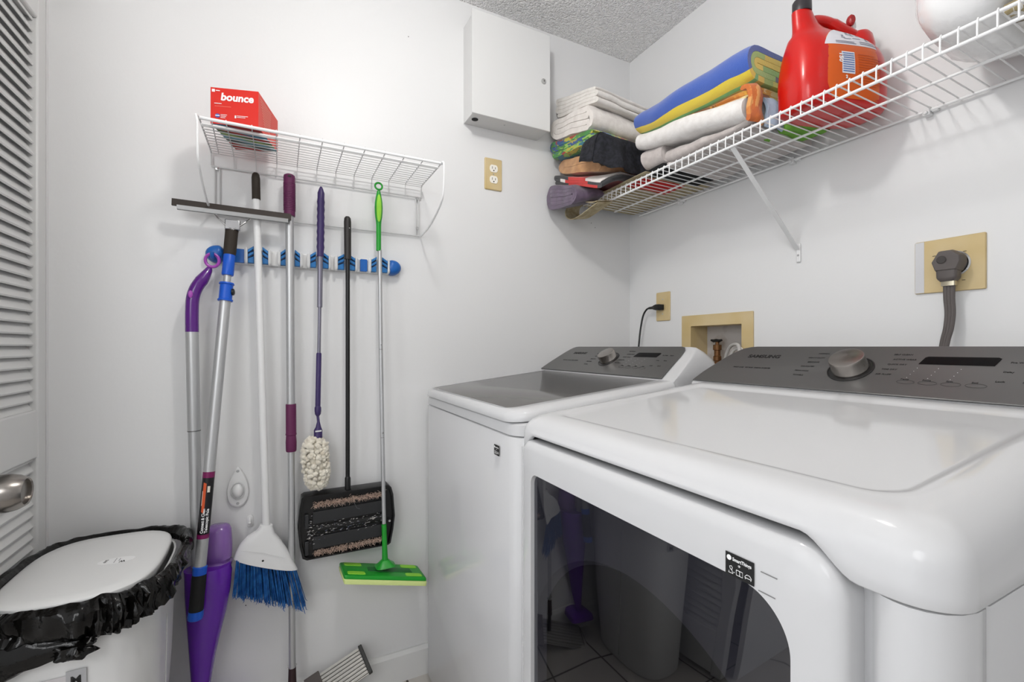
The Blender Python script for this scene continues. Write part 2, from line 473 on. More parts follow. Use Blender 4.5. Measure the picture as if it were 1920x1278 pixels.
# 240 volt plate and dryer cord
dp = thing('dryer_outlet', 'large square tan outlet plate with grey paint strip above the dryer console', 'outlet', (1.1, 0, 1.288))
R = rrect(1.037, 1.165, 1.288, 1.415, .003, 3)
MB().loft([[(a, -.0005, b) for a, b in R], [(a, -.004, b) for a, b in R], [(a * .98 + 1.101 * .02, -.006, b * .98 + 1.351 * .02) for a, b in R]]).build('plate', TAN, dp)
MB().box(1.0385, 1.0560, -.0066, -.0055, 1.2895, 1.4135).build('paint_strip', mat('grey_overpaint', (206, 206, 208), .5), dp, smooth=False)
MB().lathe([(.0, 0), (.030, 0), (.030, .002), (.027, .004), (.024, .003), (.0, .003)], (1.111, -.006, 1.352), (0, -1, 0), 36).build('ring', CHROME, dp)
MB().lathe([(.0, 0), (.024, 0), (.024, .004), (.0, .004)], (1.111, -.0085, 1.352), (0, -1, 0), 30).build('socket', BLACKP, dp)
for (a, b) in ((1.075, 1.376), (1.130, 1.378), (1.128, 1.312)):
    MB().box(a - .003, a + .003, -.0067, -.006, b - .0006, b + .0006).build('screw', INK, dp, smooth=False)
GREYC = mat('dark_grey_rubber', (88, 82, 80), .5)
dc = thing('dryer_plug', 'thick grey dryer plug and cord hanging from the large square outlet', 'plug', (1.112, -.03, 1.1))
hexa = [(-.013, .026), (.010, .026), (.026, .012), (.027, -.002), (.020, -.022), (-.020, -.022), (-.027, .000)]
def hexring(sc_, y, dz=0): return [(1.111 + a * sc_, y, 1.354 + b * sc_ + dz) for a, b in hexa]
MB().loft([hexring(.90, -.012), hexring(.98, -.016), hexring(1, -.040), hexring(.90, -.052)]).build('plug_body', GREYC, dc, bevel=.0015, ang=25)
MB().loft([[(1.111 + a, -.033 + b, z) for a, b in rrect(-wx, wx, -wy, wy, .006, 3)] for z, wx, wy in ((1.336, .0185, .017), (1.318, .0180, .0165), (1.314, .0165, .0155), (1.309, .0130, .012))]).build('collar', GREYC, dc)
MB().lathe([(.0075, 0), (.0088, .001), (.0075, .002)], (1.105, -.0525, 1.358), (0, -1, 0), 24).build('plug_dimple', mat('grey_rubber_line', (60, 56, 54), .6), dc)
MB().loft([[(1.112 + a, -.033 + b, z) for a, b in rrect(-.0125, .0125, -.009, .009, .003, 3)] for z in (1.309, 1.2985)]).build('cord_clamp', mat('zinc_clamp', (190, 182, 160), .3, .9), dc)
pth = [(1.112, -.033, 1.305), (1.112, -.033, 1.27), (1.114, -.034, 1.235), (1.112, -.037, 1.20), (1.107, -.04, 1.17), (1.103, -.045, 1.12), (1.10, -.05, 1.0)]
cd = MB()
for off in (-.0062, 0, .0062):
    cd.tube([Vector(p) + Vector((off * (1 - .45 * i / 50), 0, 0)) for i, p in enumerate(smoothpath(pth, 8))], .0049, 10)
cd.build('cord', GREYC, dc)

# teardrop plate low on the left wall
tp = thing('wall_plate', 'white teardrop wall plate with oval dome between the squeegee pole and broom', 'wall fixture', (0, -1.52, .68))
def tear(s, x):
    out = []
    for i in range(40):
        t = 2 * PI * i / 40
        z = math.cos(t); y = math.sin(t) * (.0275 - .0075 * z) * s * (1 if z < 0 else (1 - .42 * z * z))
        out.append((x, -1.520 + y, .739 + z * .061 * s))
    return out
MB().loft([tear(1, .0005), tear(1, .006), tear(.93, .010), tear(.86, .011)]).build('plate', WPLAS, tp)
ov = MB()
ov.loft([[(x, -1.520 + .019 * q * math.cos(a), .730 + .027 * q * math.sin(a)) for a in [2 * PI * k / 32 for k in range(32)]] for x, q in ((.010, 1), (.014, .98), (.015, .90), (.012, .84))])
ov.build('dome_ring', mat('pale_grey_plastic', (208, 208, 208), .3), tp)
MB().loft([[(x, -1.520 + .015 * q * math.cos(a), .730 + .021 * q * math.sin(a)) for a in [2 * PI * k / 28 for k in range(28)]] for x, q in ((.011, 1), (.018, .9), (.023, .6), (.025, .25), (.0253, .01))]).build('dome', WPLAS, tp)
for z in (.788, .692):
    MB().lathe([(0, 0), (.0045, 0), (.003, .002), (0, .002)], (.0105, -1.520, z), (1, 0, 0), 14).build('screw', ALU, tp)
wh = thing('wall_hook', 'tiny white hook just left of the broom head', 'hook', (0, -1.49, .62))
MB().loft([[(x, a, b) for a, b in rrect(-1.497 + q, -1.481 - q, .614 + q, .650 - q, .007 - q * .8, 4)] for x, q in ((.0005, 0), (.004, 0), (.005, .002))]).build('backplate', WPLAS, wh)
MB().tube(smoothpath([(.004, -1.489, .640), (.012, -1.489, .636), (.016, -1.489, .625), (.020, -1.489, .632)], 4), .0035, 8).build('hook', WPLAS, wh)

# ================================================================== MACHINES
def topslope(y, y0, z0, y1, z1):
    t = max(0, min(1, (y - y0) / (y1 - y0)))
    return z0 + (z1 - z0) * t

def console(par, x0, x1, yb, zb, yt, zt, plate, ins, endm):
    """control console: white housing lofted along x, dark face plate on its sloped front; returns frame (origin, xdir, sdir, normal)"""
    L = math.hypot(yt - yb, zt - zb)
    sd = Vector((0, (yt - yb) / L, (zt - zb) / L)); nn = Vector((1, 0, 0)).cross(sd)
    base = 1.0
    prof = [(yb - .004, base), (yb - .003, zb - .004), (yb + .002, zb), (lerp(yb, yt, .5), lerp(zb, zt, .5)), (yt - .006, zt - .004), (yt + .006, zt + .0015), (yt + .022, zt + .001),
            (yt + .050, zt - .010), (yt + .085, zt - .032), (yt + .12, zt - .070), (yt + .13, base)]
    st = [(0, .05), (.004, .13), (.010, .24), (.020, .41), (.031, .58), (.042, .73), (.055, .86), (.068, .945), (.085, .99), (.10, 1)]
    stations = [(x0 + d * endm[0], f) for d, f in st] + [(x1 - d * endm[1], f) for d, f in reversed(st)]
    rings = []
    for x, f in stations:
        rings.append([(x, yb + (y - yb) * (f if y > yb + .003 else 1), (zb + (z - zb) * f) if z > zb else z) for y, z in prof])
    MB().loft(rings).build('console_housing', ENAMEL, par, ang=50)
    o = Vector((0, yb, zb)) + nn * .0012
    fp = MB().prism(plate(L), o, (1, 0, 0), sd, nn * .0028)
    pl_ = fp.build('console_face', CONSOLE, par, bevel=.0012, bseg=2)
    o2 = Vector((0, yb, zb)) + nn * .0042
    return o2, sd, nn, L, pl_

def dial(par, c, nn, sd, r=.030, h=.026):
    nn = nn.normalized()
    k = MB().lathe([(0, 0), (r * 1.30, 0), (r * 1.30, .0012), (r * 1.24, .0016), (r * 1.22, .0006), (0, .0006)], c, nn, 48)
    k.build('dial_ring', mat('dark_ring', (58, 57, 57), .3, .6), par)
    k = MB().lathe([(0, 0), (r * 1.02, 0), (r * 1.02, .003), (r, .004), (r, h * .86), (r * .97, h), (r * .90, h * 1.02), (0, h * 1.0)], Vector(c) + nn * .001, nn, 56)
    k.build('dial', mat('spun_steel', (166, 161, 156), .26, 1.0, aniso=.6), par)

def sticker(par, o, wd, ht, s, n=(0, -1, 0)):
    """black smart-home sticker with a round mark, lettering and three line icons"""
    o = Vector(o)
    st_ = MB().box(o.x, o.x + wd, o.y - .0004, o.y, o.z - ht, o.z).build('sticker', INK, par, smooth=False)
    y = o.y - .0006
    MB().lathe([(0, 0), (wd * .085, 0), (wd * .085, .0002), (0, .0002)], (o.x + wd * .14, y, o.z - ht * .22), (0, -1, 0), 20).build('sticker_mark', WINK, st_)
    text('SmartThings', wd * .155, (o.x + wd * .26, y, o.z - ht * .30), (1, 0, 0), (0, 0, 1), WINK, st_, 'sticker_lettering', .0001, wd * .003, sx=.85)
    ic = MB()
    def ln(pts, r=wd * .010):
        ic.tube([(o.x + wd * a, y, o.z - ht * b) for a, b in pts], r, 5)
    ln([(.46, .44), (.50, .40), (.54, .44)]); ln([(.48, .48), (.50, .46), (.52, .48)])
    ln([(.14, .80), (.12, .88), (.28, .88), (.24, .74), (.18, .70), (.16, .60), (.22, .56), (.26, .62), (.24, .72)])
    ln([(.30, .80), (.34, .80)])
    ln([(.40, .64), (.62, .64), (.62, .86), (.40, .86), (.40, .64)]); ln([(.52, .64), (.52, .86)])
    ln([(.72, .84), (.70, .74), (.76, .64), (.86, .64), (.92, .74), (.90, .84)]); ln([(.72, .78), (.90, .78)])
    ic.build('sticker_icons', WINK, st_, smooth=False)

# ---------------- washer
WX0, WX1, WYF = .018, .722, -.962
wa = thing('washing_machine', 'white top-loading washer with tinted grey glass lid, next to the wall with the brooms', 'washing machine', (.37, -.52, 0))
def wplan(z, e=0.0, bow=.012, r=.045):
    out = []
    for a, b in rrect(WX0 + e, WX1 - e, WYF + bow + e, -.08, [.01, .01, r, r], 8):
        t = (a - (WX0 + WX1) / 2) / ((WX1 - WX0) / 2)
        if b < -.5: b -= bow * (1 - t * t)
        out.append((a, b, z))
    return out
MB().loft([wplan(.025, .004), wplan(.03), wplan(.955), wplan(.9575, .002)]).build('body', ENAMEL, wa, ang=50)
MB().box(WX0 + .03, WX1 - .03, WYF + .04, -.10, 0.0, .03).build('plinth', BLACK, wa)
def wtop(e, dz, full=False):
    return [(a, b, dz + topslope(b, -.955, 0, -.48, .052 if not full else 0)) for a, b, _ in wplan(0, e)]
MB().loft([wplan(.9600, .003), wplan(.9615, .001), wtop(.001, .983), wtop(.006, .9865)]).build('top_frame', ENAMEL, wa, ang=50)
# lid: rounded slab with sunken glass
def lplan(e, dz):
    out = []
    for a, b in rrect(WX0 + .004 + e, WX1 - .006 - e, WYF + .006 + e, -.470, [.012, .012, max(.055 - e, .01), max(.055 - e, .01)], 8):
        t = (a - .37) / .35
        if b < -.6: b -= .010 * (1 - t * t)
        out.append((a, b, dz + topslope(b, -.955, 0, -.48, .052)))
    return out
GX0, GX1, GY0, GY1 = .050, .655, -.940, -.472
def gplan(e, dz, r=.035):
    out = []
    for a, b in rrect(GX0 + e, GX1 - e, GY0 + e, GY1, [.004, .004, r, r], 8):
        t = (a - .35) / .30
        if b < -.6: b -= .008 * (1 - t * t)
        out.append((a, b, dz + topslope(b, -.955, 0, -.48, .052)))
    return out
MB().loft([lplan(.006, .9885), lplan(.001, .990), lplan(0, .996), lplan(.003, 1.006), lplan(.010, 1.0125), lplan(.020, 1.0150), gplan(-.003, 1.0155), gplan(0, 1.0140)], cap1=False).build('lid', ENAMEL, wa, ang=60)
MB().loft([gplan(.0003, 1.0120), gplan(.0003, 1.0143), gplan(.002, 1.0146)]).build('lid_glass', LIDGLASS, wa, ang=50)
def wplate(L):
    return [(.022, 0), (.666, 0), (.660, L * .25), (.650, L * .70), (.643, L * .88), (.632, L * .97), (.618, L * 1.0), (.092, L), (.079, L * .985), (.068, L * .945), (.0585, L * .86), (.0494, L * .73), (.0417, L * .58), (.034, L * .41), (.027, L * .24)]
o2, sd, nn, L, _ = console(wa, .020, .712, -.478, 1.069, -.345, 1.156, wplate, 0, (.7, .75))
def cp(o2, sd, x, s): return Vector((x, 0, 0)) + Vector((0, o2.y, o2.z)) + sd * s
KX = .362
dial(wa, cp(o2, sd, KX, L * .50), nn, sd)
def console_print(par, o2, sd, nn, L, KX, seed, cols):
    rnd = random.Random(seed)
    xd = (1, 0, 0)
    text('SAMSUNG', .0165, cp(o2, sd, KX - .245, L * .68), xd, sd, INK, par, 'logo_lettering', .0002, .0006, sx=1.08)
    text('SMART CARE   VRT PLUS   DIGITAL INVERTER', .0050, cp(o2, sd, KX - .26, L * .40), xd, sd, INK, par, 'console_lettering', .0001, .0002, sx=.95)
    for i, s in enumerate(cols[0]):
        text(s, .0056, cp(o2, sd, KX - .060 - .004 * i, L * (.80 - .105 * i)), xd, sd, INK, par, 'console_lettering', .0001, .0001, align='RIGHT')
    for i, s in enumerate(cols[1]):
        text(s, .0056, cp(o2, sd, KX + .060 - .004 * abs(i - 1), L * (.80 - .105 * i)), xd, sd, INK, par, 'console_lettering', .0001, .0001)
    # display
    a = KX + .103
    MB().prism([(0, 0), (.100, 0), (.104, .020), (.100, .023), (.008, .023), (.004, .020)], cp(o2, sd, a, L * .62), xd, sd, nn * .0006).build('display', SCREEN, par, smooth=False)
    for i, s in enumerate(('Temp', 'Rinse', 'Spin', 'Soil')):
        text(s, .0055, cp(o2, sd, a - .012 + i * .032, L * .30), xd, sd, INK, par, 'console_lettering', .0001, .0001)
    for i in range(3):
        for k in range(4):
            MB().lathe([(0, 0), (.0006, 0), (.0006, .0004), (0, .0004)], cp(o2, sd, a + .002 + i * .030 - k * .002, L * (.54 - .065 * k)), nn, 8).build('indicator_dot', WINK, par, smooth=False)
    bt = MB()
    for i in range(4):
        c = cp(o2, sd, a - .002 + i * .031, L * .26)
        pts = [c + Vector((.013 * math.cos(t), 0, 0)) + sd * (.005 * math.sin(t)) + nn * .0002 for t in [2 * PI * k / 20 for k in range(20)]]
        bt.tube(pts, .0003, 4, wrap=True)
    bt.build('button_outline', mat('button_line', (70, 68, 67), .4, .4), par)
    for r_ in range(3):
        for c_ in range(2):
            text(('Pre Wash', 'Smart', 'Delay', 'Extra', 'Lock', 'Signal')[r_ * 2 + c_], .0055, cp(o2, sd, a + .116 + c_ * .030 - r_ * .003, L * (.68 - .17 * r_)), xd, sd, INK, par, 'console_lettering', .0001, .0001)
LEFTC = ['NORMAL', 'HEAVY DUTY', 'BEDDING', 'DELICATES', 'PERM PRESS', 'TOWELS']
RIGHTC = ['SELF CLEAN', 'ACTIVE WEAR', 'QUICK DRY', 'TIME DRY', 'AIR FLUFF']
console_print(wa, o2, sd, nn, L, KX, 3, (LEFTC, ['SELF CLEAN', 'ACTIVE WEAR', 'QUICK WASH', 'RINSE SPIN', 'SPIN ONLY']))
sticker(wa, (.612, WYF + .0052, .929), .027, .024, 1)

# ---------------- dryer
DX0, DX1, DYF = .734, 1.437, -.955
dr = thing('clothes_dryer', 'white front-loading dryer with smoked glass door and wide dark console, nearest the camera', 'dryer', (1.085, -.5, 0))
plan = [(DX0, -.08), (DX0, -.930), (DX0 + .002, -.945), (DX0 + .008, -.953), (DX0 + .014, -.9545), (DX0 + .0185, -.950), (DX0 + .021, -.940), (DX0 + .0215, -.925),
        (1.340, -.925), (1.352, -.9255), (1.362, -.928), (1.370, -.934), (1.377, -.943), (1.383, -.951), (1.389, -.9560), (1.398, -.9580), (1.408, -.9575), (1.418, -.9530), (1.427, -.944), (1.433, -.932), (1.4365, -.918),
        (1.437, -.904), (1.4355, -.902), (1.4355, -.899), (1.437, -.897), (1.437, -.08)]
MB().loft([[(x, y, z) for x, y in plan] for z in (.03, .9485)]).build('body', ENAMEL, dr, ang=45)
MB().box(DX0 + .03, DX1 - .03, -.90, -.10, 0, .03).build('plinth', BLACK, dr)
MB().box(.790, 1.345, -.885, -.60, .90, .985).build('upper_crossbar', ENAMEL, dr)
def dring(e, dz, r, arch=0.0, slope=.052, yb=-.38):
    out = []
    x0, x1 = DX0 + e, DX1 + .001 - e
    for a, b in rrect(x0, x1, DYF - .004 + e, yb - e * 1.6, [.01, .01, r, r], 10):
        out.append([a, b, dz + topslope(b, -.93, 0, -.44, slope)])
    # resample the straight front edge so it can arch: insert points between corner 3 end and corner 4 start
    n = 11
    i0 = 3 * n - 1
    A, B = out[i0], out[i0 + 1]
    ins = []
    for k in range(1, 100):
        t = k / 100
        ins.append([lerp(A[0], B[0], t), lerp(A[1], B[1], t), lerp(A[2], B[2], t)])
    out = out[:i0 + 1] + ins + out[i0 + 1:]
    if arch:
        for p in out:
            if p[1] < -.90:
                q = min(p[0] - .752, 1.372 - p[0])
                u = max(0, min(1, q / .05)); u = u * u * (3 - 2 * u)
                p[2] += arch * u
    return [tuple(p) for p in out]
R0 = .040; rings = []
rings.append(dring(.010, .9500, R0, .030, 0)); rings.append(dring(.001, .9500, R0, .030, 0)); rings.append(dring(0, .9515, R0, .0295, 0))
rings.append(dring(0, .963, R0, .021, .010))
rings.append(dring(0, .978, R0, .008, .045))
for k in range(1, 8):
    t = k / 7 * PI / 2
    rings.append(dring(.038 * (1 - math.cos(t)), .978 + .0385 * math.sin(t) , R0 - .008 * k / 7, 0, .045 + .007 * k / 7))
rings.append(dring(.048, 1.0170, .036))
rings.append(dring(.056, 1.0168, .036))
rings.append(dring(.062, 1.0150, .034))
rings.append(dring(.068, 1.0128, .032))
rings.append(dring(.072, 1.0125, .030))
MB().loft(rings, cap0=False).build('top_cover', ENAMEL, dr, ang=60)
def dplate(L):
    return [(.737, -.0), (1.433, -.0), (1.424, L * .24), (1.4045, L * .575), (1.393, L * .73), (1.381, L * .86), (1.367, L * .945), (1.351, L * .985), (1.335, L), (.836, L), (.821, L * .985), (.804, L * .945), (.791, L * .86), (.778, L * .73), (.767, L * .58), (.756, L * .41), (.746, L * .24)]
o2, sd, nn, L, _ = console(dr, .736, 1.434, -.438, 1.069, -.315, 1.156, dplate, 0, (1.0, 1.0))
DKX = 1.081
dial(dr, cp(o2, sd, DKX, L * .47), nn, sd, .031, .028)
console_print(dr, o2, sd, nn, L, DKX, 5, (LEFTC, RIGHTC))
# door
dd = MB()
def xz(a0, a1, b0, b1, r, y, n=16): return [(a, y, b) for a, b in rrect(a0, a1, b0, b1, r, n)]
OX0, OX1, OZ0, OZ1 = .7585, 1.364, .16, .9700
IX0, IX1, IZ0, IZ1 = .8040, 1.318, .235, .9080
def bowed(ring, amt):
    return [(x, y - amt * (1 - ((x - 1.06) / .31) ** 2), z) for x, y, z in ring]
dd.loft([xz(OX0, OX1, OZ0, OZ1, [.045, .03, .03, .045], -.927), xz(OX0, OX1, OZ0, OZ1, [.045, .03, .03, .045], -.952),
         xz(OX0 + .002, OX1 - .002, OZ0 + .002, OZ1 - .002, [.043, .028, .028, .043], -.958),
         xz(OX0 + .008, OX1 - .008, OZ0 + .008, OZ1 - .008, [.038, .024, .024, .038], -.963),
         bowed(xz(OX0 + .018, OX1 - .018, OZ0 + .018, OZ1 - .018, [.032, .02, .02, .032], -.9655), .001),
         bowed(xz(IX0, IX1, IZ0, IZ1, [.055, .020, .020, .055], -.9655), .001),
         xz(IX0 + .001, IX1 - .001, IZ0 + .001, IZ1 - .001, [.055, .020, .020, .055], -.950)], cap0=False, cap1=False)
door_d = dd.build('door', ENAMEL, dr, ang=40)
SMOKE = mat('smoked_glass', (12, 12, 14), .015, coat=0)
_nt = SMOKE.node_tree; _b = _nt.nodes['Principled BSDF']; _out = _nt.nodes['Material Output']
_b.inputs['IOR'].default_value = 2.2
_tr = _nt.nodes.new('ShaderNodeBsdfTransparent'); _tr.inputs[0].default_value = (.62, .62, .68, 1)
_ms = _nt.nodes.new('ShaderNodeMixShader'); _ms.inputs[0].default_value = .45
_nt.links.new(_b.outputs[0], _ms.inputs[1]); _nt.links.new(_tr.outputs[0], _ms.inputs[2]); _nt.links.new(_ms.outputs[0], _out.inputs['Surface'])
gl = MB()
nx, nz = 24, 24
# pane as stacked shrinking rounded rectangles with a slight outward swell
rr = []
for q in (0, .02, .06, .12, .2, .3, .42, .56, .72, .88, .99):
    cx, cz = (IX0 + IX1) / 2, (IZ0 + IZ1) / 2
    hx, hz = (IX1 - IX0) / 2 - .0015, (IZ1 - IZ0) / 2 - .0015
    a, b = hx * (1 - q), hz * (1 - q)
    rt_ = min(.054 * (1 - q), a * .98, b * .98); rb = min(.02 * (1 - q), a * .98)
    rr.append([(x, -.9585 - .007 * (1 - (1 - q) ** 2), z) for x, z in rrect(cx - a, cx + a, cz - b, cz + b, [rt_, rb, rb, rt_], 16)])
gl.loft(rr, cap0=False)
gl.build('door_glass', SMOKE, door_d, ang=80)
inn = MB()
ccx, ccz, rad = 1.075, .520, .30
outer, hole = [], []
for k in range(120):
    t = 2 * PI * k / 120; c_, s_ = math.cos(t), math.sin(t)
    dx_ = ((IX1 + .002 if c_ > 0 else IX0 - .002) - ccx) / c_ if abs(c_) > 1e-6 else 9
    dz_ = ((IZ1 + .002 if s_ > 0 else IZ0 - .002) - ccz) / s_ if abs(s_) > 1e-6 else 9
    q = min(dx_, dz_)
    outer.append((ccx + q * c_, ccz + q * s_)); q2 = min(rad, q - .004)
    hole.append((ccx + q2 * c_, ccz + q2 * s_))
inn.loft([[(a, -.9515, b) for a, b in outer], [(a, -.9490, b) for a, b in hole], [(a, -.935, b) for a, b in [(ccx + (p[0] - ccx) * .97, ccz + (p[1] - ccz) * .97) for p in hole]]], cap0=False, cap1=False)
inn.build('door_inner_ring', mat('grey_inner_plastic', (112, 112, 118), .5), door_d, ang=30)
MB().loft([[(a, y_, b) for a, b in outer] for y_ in (-.931, -.927)]).build('porthole', mat('dark_porthole', (22, 21, 21), .3), door_d)
sticker(door_d, (1.247, -.9672, .9325), .034, .0245, 1)
ln = MB()
ln.box(1.288, 1.3055, -.9672, -.9668, .9265, .9273).box(1.2855, 1.3035, -.9672, -.9668, .9060, .9068)
ln.build('sticker_caption', GINK, door_d, smooth=False)
# little bolts and cosmetic seam on the right pillar

# ================================================================== TOOLS ON THE LEFT WALL
_F, _C = 853.0, Vector((1.589, -1.4075, 1.158))
_fw = Vector((-math.cos(math.radians(27)), math.sin(math.radians(27)), 0)); _rt = Vector((math.sin(math.radians(27)), math.cos(math.radians(27)), 0))
def at(px, py, x=None, y=None):
    """measured photo point -> point of the room on the plane x = const or y = const"""
    d = _fw + _rt * ((px - 960) / _F) - Vector((0, 0, 1)) * ((py - 650) / _F)
    t = (x - _C.x) / d.x if x is not None else (y - _C.y) / d.y
    return _C + d * t

# ---------------- small wire shelf
ws = thing('wire_shelf', 'small white wire wall shelf with side loops mounted above the hanging tools', 'shelf', (0, -1.27, 1.55))
FX, ZS, YL, YR = .238, 1.724, -1.586, -.964
fr = MB()
fr.tube([(FX, YL - .004, ZS), (FX, YR + .004, ZS)], .0042, 10)
fr.tube([(FX - .030, YL, ZS - .002), (FX - .030, YR, ZS - .002)], .0034, 10)
fr.build('front_rail', WIREW, ws)
dk = MB()
for k in range(11):
    x = .012 + (FX - .045) * k / 10.6 + .004
    dk.tube([(x, YL, ZS - .003), (x, YR, ZS - .003)], .0015, 6)
ncross = 12
for k in range(ncross):
    y = lerp(YL, YR, k / (ncross - 1))
    r = .0022 if k in (0, ncross - 1) else .0015
    dk.tube([(FX, y, ZS + .006), (FX, y, ZS - .0)] + smoothpath([(FX - .004, y, ZS), (.10, y, ZS), (.026, y, ZS), (.013, y, ZS - .010), (.012, y, ZS - .038)], 4), r, 6)
dk.tube([(FX, YL + .026, ZS), (.016, YL + .018, ZS)], .0015, 6)
dk.build('deck_wires', WIREG, ws)
bk = MB()
bk.tube([(.010, YL, ZS - .039), (.010, YR, ZS - .039)], .0025, 8)
bk.tube([(.008, YL - .010, 1.549), (.008, YR, 1.549)], .0022, 8)
for y in (YL + .008, YL + .020, YR - .018, YR - .008):
    bk.tube([(.008, y, ZS - .036), (.008, y, 1.549)], .0019, 6)
bk.build('back_frame', WIREG, ws)
for y in (YL, YR):
    lp = MB().tube(smoothpath([(FX - .002, y, ZS + .001), (FX + .018, y + (y < -1.2) * -.004, ZS - .002), (FX + .026, y, ZS - .022), (FX + .022, y, ZS - .075), (FX + .006, y, ZS - .115), (.17, y, ZS - .148), (.09, y, ZS - .168), (.008, y, 1.549)], 6), .0030, 8)
    lp.build('side_loop', WIREW, ws)
for y, z in ((YL + .014, 1.680), (YR - .013, 1.680), (YR - .013, 1.575)):
    MB().lathe([(0, 0), (.006, 0), (.0045, .0025), (0, .003)], (.010, y, z), (1, 0, 0), 14).build('screw', CHROME, ws)

# ---------------- dryer sheet box
bx = thing('dryer_sheet_box', 'red dryer sheet box with white lettering on the small wire shelf', 'box', (.146, -1.488, 1.728))
CARD = mat('red_card', (206, 30, 12), .42); CARDD = mat('pale_red_card_side', (214, 62, 46), .5)
ZB, ZT = 1.7285, 1.821
FLc, FRc, BRc, BLc = (.205, -1.566), (.236, -1.458), (.086, -1.414), (.055, -1.522)
b = MB()
cs = [FLc, FRc, BRc, BLc]
vs = [(x, y, ZB) for x, y in cs] + [(x, y, ZT) for x, y in cs]
b.add(vs, [(0, 1, 5, 4), (3, 0, 4, 7), (2, 3, 7, 6), (4, 5, 6, 7)], 0)
b.add([vs[1], vs[2], vs[6], vs[5]], [(0, 1, 2, 3)], 1)
b.add([vs[0], vs[1], vs[2], vs[3]], [(3, 2, 1, 0)], 2)
SLAB = mat('printed_base', (150, 30, 24), .5)
nt = SLAB.node_tree; bb_ = nt.nodes['Principled BSDF']
tcn = nt.nodes.new('ShaderNodeTexCoord'); mpn = nt.nodes.new('ShaderNodeMapping'); mpn.inputs['Rotation'].default_value = (0, 0, -.285)
nt.links.new(tcn.outputs['Object'], mpn.inputs[0]); spn = nt.nodes.new('ShaderNodeSeparateXYZ'); nt.links.new(mpn.outputs[0], spn.inputs[0])
mr = nt.nodes.new('ShaderNodeMapRange'); mr.inputs['From Min'].default_value = -.08; mr.inputs['From Max'].default_value = .08
nt.links.new(spn.outputs[0], mr.inputs[0])
rmp = nt.nodes.new('ShaderNodeValToRGB'); rmp.color_ramp.interpolation = 'CONSTANT'
E_ = rmp.color_ramp.elements
E_[0].position = 0; E_[0].color = srgb((176, 26, 22)); E_[1].position = .16; E_[1].color = srgb((190, 190, 186))
for p_, c_ in ((.22, (60, 70, 66)), (.30, (110, 160, 176)), (.42, (150, 178, 90)), (.50, (70, 96, 40)), (.56, (176, 30, 24)), (.64, (52, 120, 152)), (.80, (170, 30, 26))):
    e = E_.new(p_); e.color = srgb(c_)
nt.links.new(mr.outputs[0], rmp.inputs[0]); nt.links.new(rmp.outputs[0], bb_.inputs['Base Color'])
carton = b.build('carton', [CARD, CARDD, SLAB], bx, smooth=False)
fx = (Vector(FRc) - Vector(FLc)).normalized(); xd = Vector((fx.x, fx.y, 0)); fn = Vector((fx.y, -fx.x, 0))
def bf(u, z): return Vector((FLc[0], FLc[1], 0)) + xd * u + Vector((0, 0, z)) + fn * .0006
text('bounce', .0265, bf(.0235, ZT - .0310), xd, (0, 0, 1), WINK, carton, 'logo_lettering', .0002, .0009, shear=.12, sx=.98)
mk = MB()
def bar(u0, u1, z0, z1, m=mk): m.prism([(0, 0), (u1 - u0, 0), (u1 - u0, z1 - z0), (0, z1 - z0)], bf(u0, z0), xd, (0, 0, 1), fn * .0003)
bar(.0035, .0105, ZT - .0115, ZT - .0045); bar(.0125, .022, ZT - .0085, ZT - .0065)
bar(.009, .026, ZT - .0410, ZT - .0395)
for i in range(3): bar(.0235, .0385 - .002 * i, ZT - .069 - .0038 * i, ZT - .0678 - .0038 * i)
bar(.0565, .0600, ZT - .0745, ZT - .0675)
for i in range(2): bar(.0615, .0875 - .006 * i, ZT - .069 - .0035 * i, ZT - .0678 - .0035 * i)
mk.build('print', WINK, carton, smooth=False)
mk = MB(); bar(.010, .048, ZT - .0475, ZT - .0468, mk)
mk.build('print', mat('pink_ink', (240, 150, 130), .5), carton, smooth=False)
mk = MB(); c0 = bf(.0165, ZT - .0715)
mk.prism([(.0055 * math.cos(t), .0050 * math.sin(t)) for t in [2 * PI * k / 24 for k in range(24)]], c0, xd, (0, 0, 1), fn * .0003)
rd_ = mk.build('roundel', mat('roundel_blue', (70, 90, 170), .5), carton, smooth=False)
mk = MB(); mk.prism([(-.005, -.001), (.005, -.001), (.005, .0012), (-.005, .0012)], c0 + fn * .0004, xd, (0, 0, 1), fn * .0003); mk.build('roundel_bar', WINK, rd_, smooth=False)
sx_ = (Vector(BRc) - Vector(FRc)).normalized(); sxd = Vector((sx_.x, sx_.y, 0)); sn = Vector((-sx_.y, sx_.x, 0)) * (1 if -sx_.y * 1 > 0 else 1)
sn = Vector((sx_.y, -sx_.x, 0)); sn = sn if sn.y > 0 else -sn
mk = MB()
for i in range(11):
    u0 = .012 + i * .003; zt = ZT - .012 - i * .006
    mk.prism([(0, 0), (.085 - i * .004, 0), (.085 - i * .004, .0012), (0, .0012)], Vector((FRc[0], FRc[1], zt)) + sxd * u0 + sn * .0004, sxd, (0, 0, 1), sn * .0002)
mk.build('side_print', mat('pale_pink_ink', (244, 170, 156), .5), carton, smooth=False)

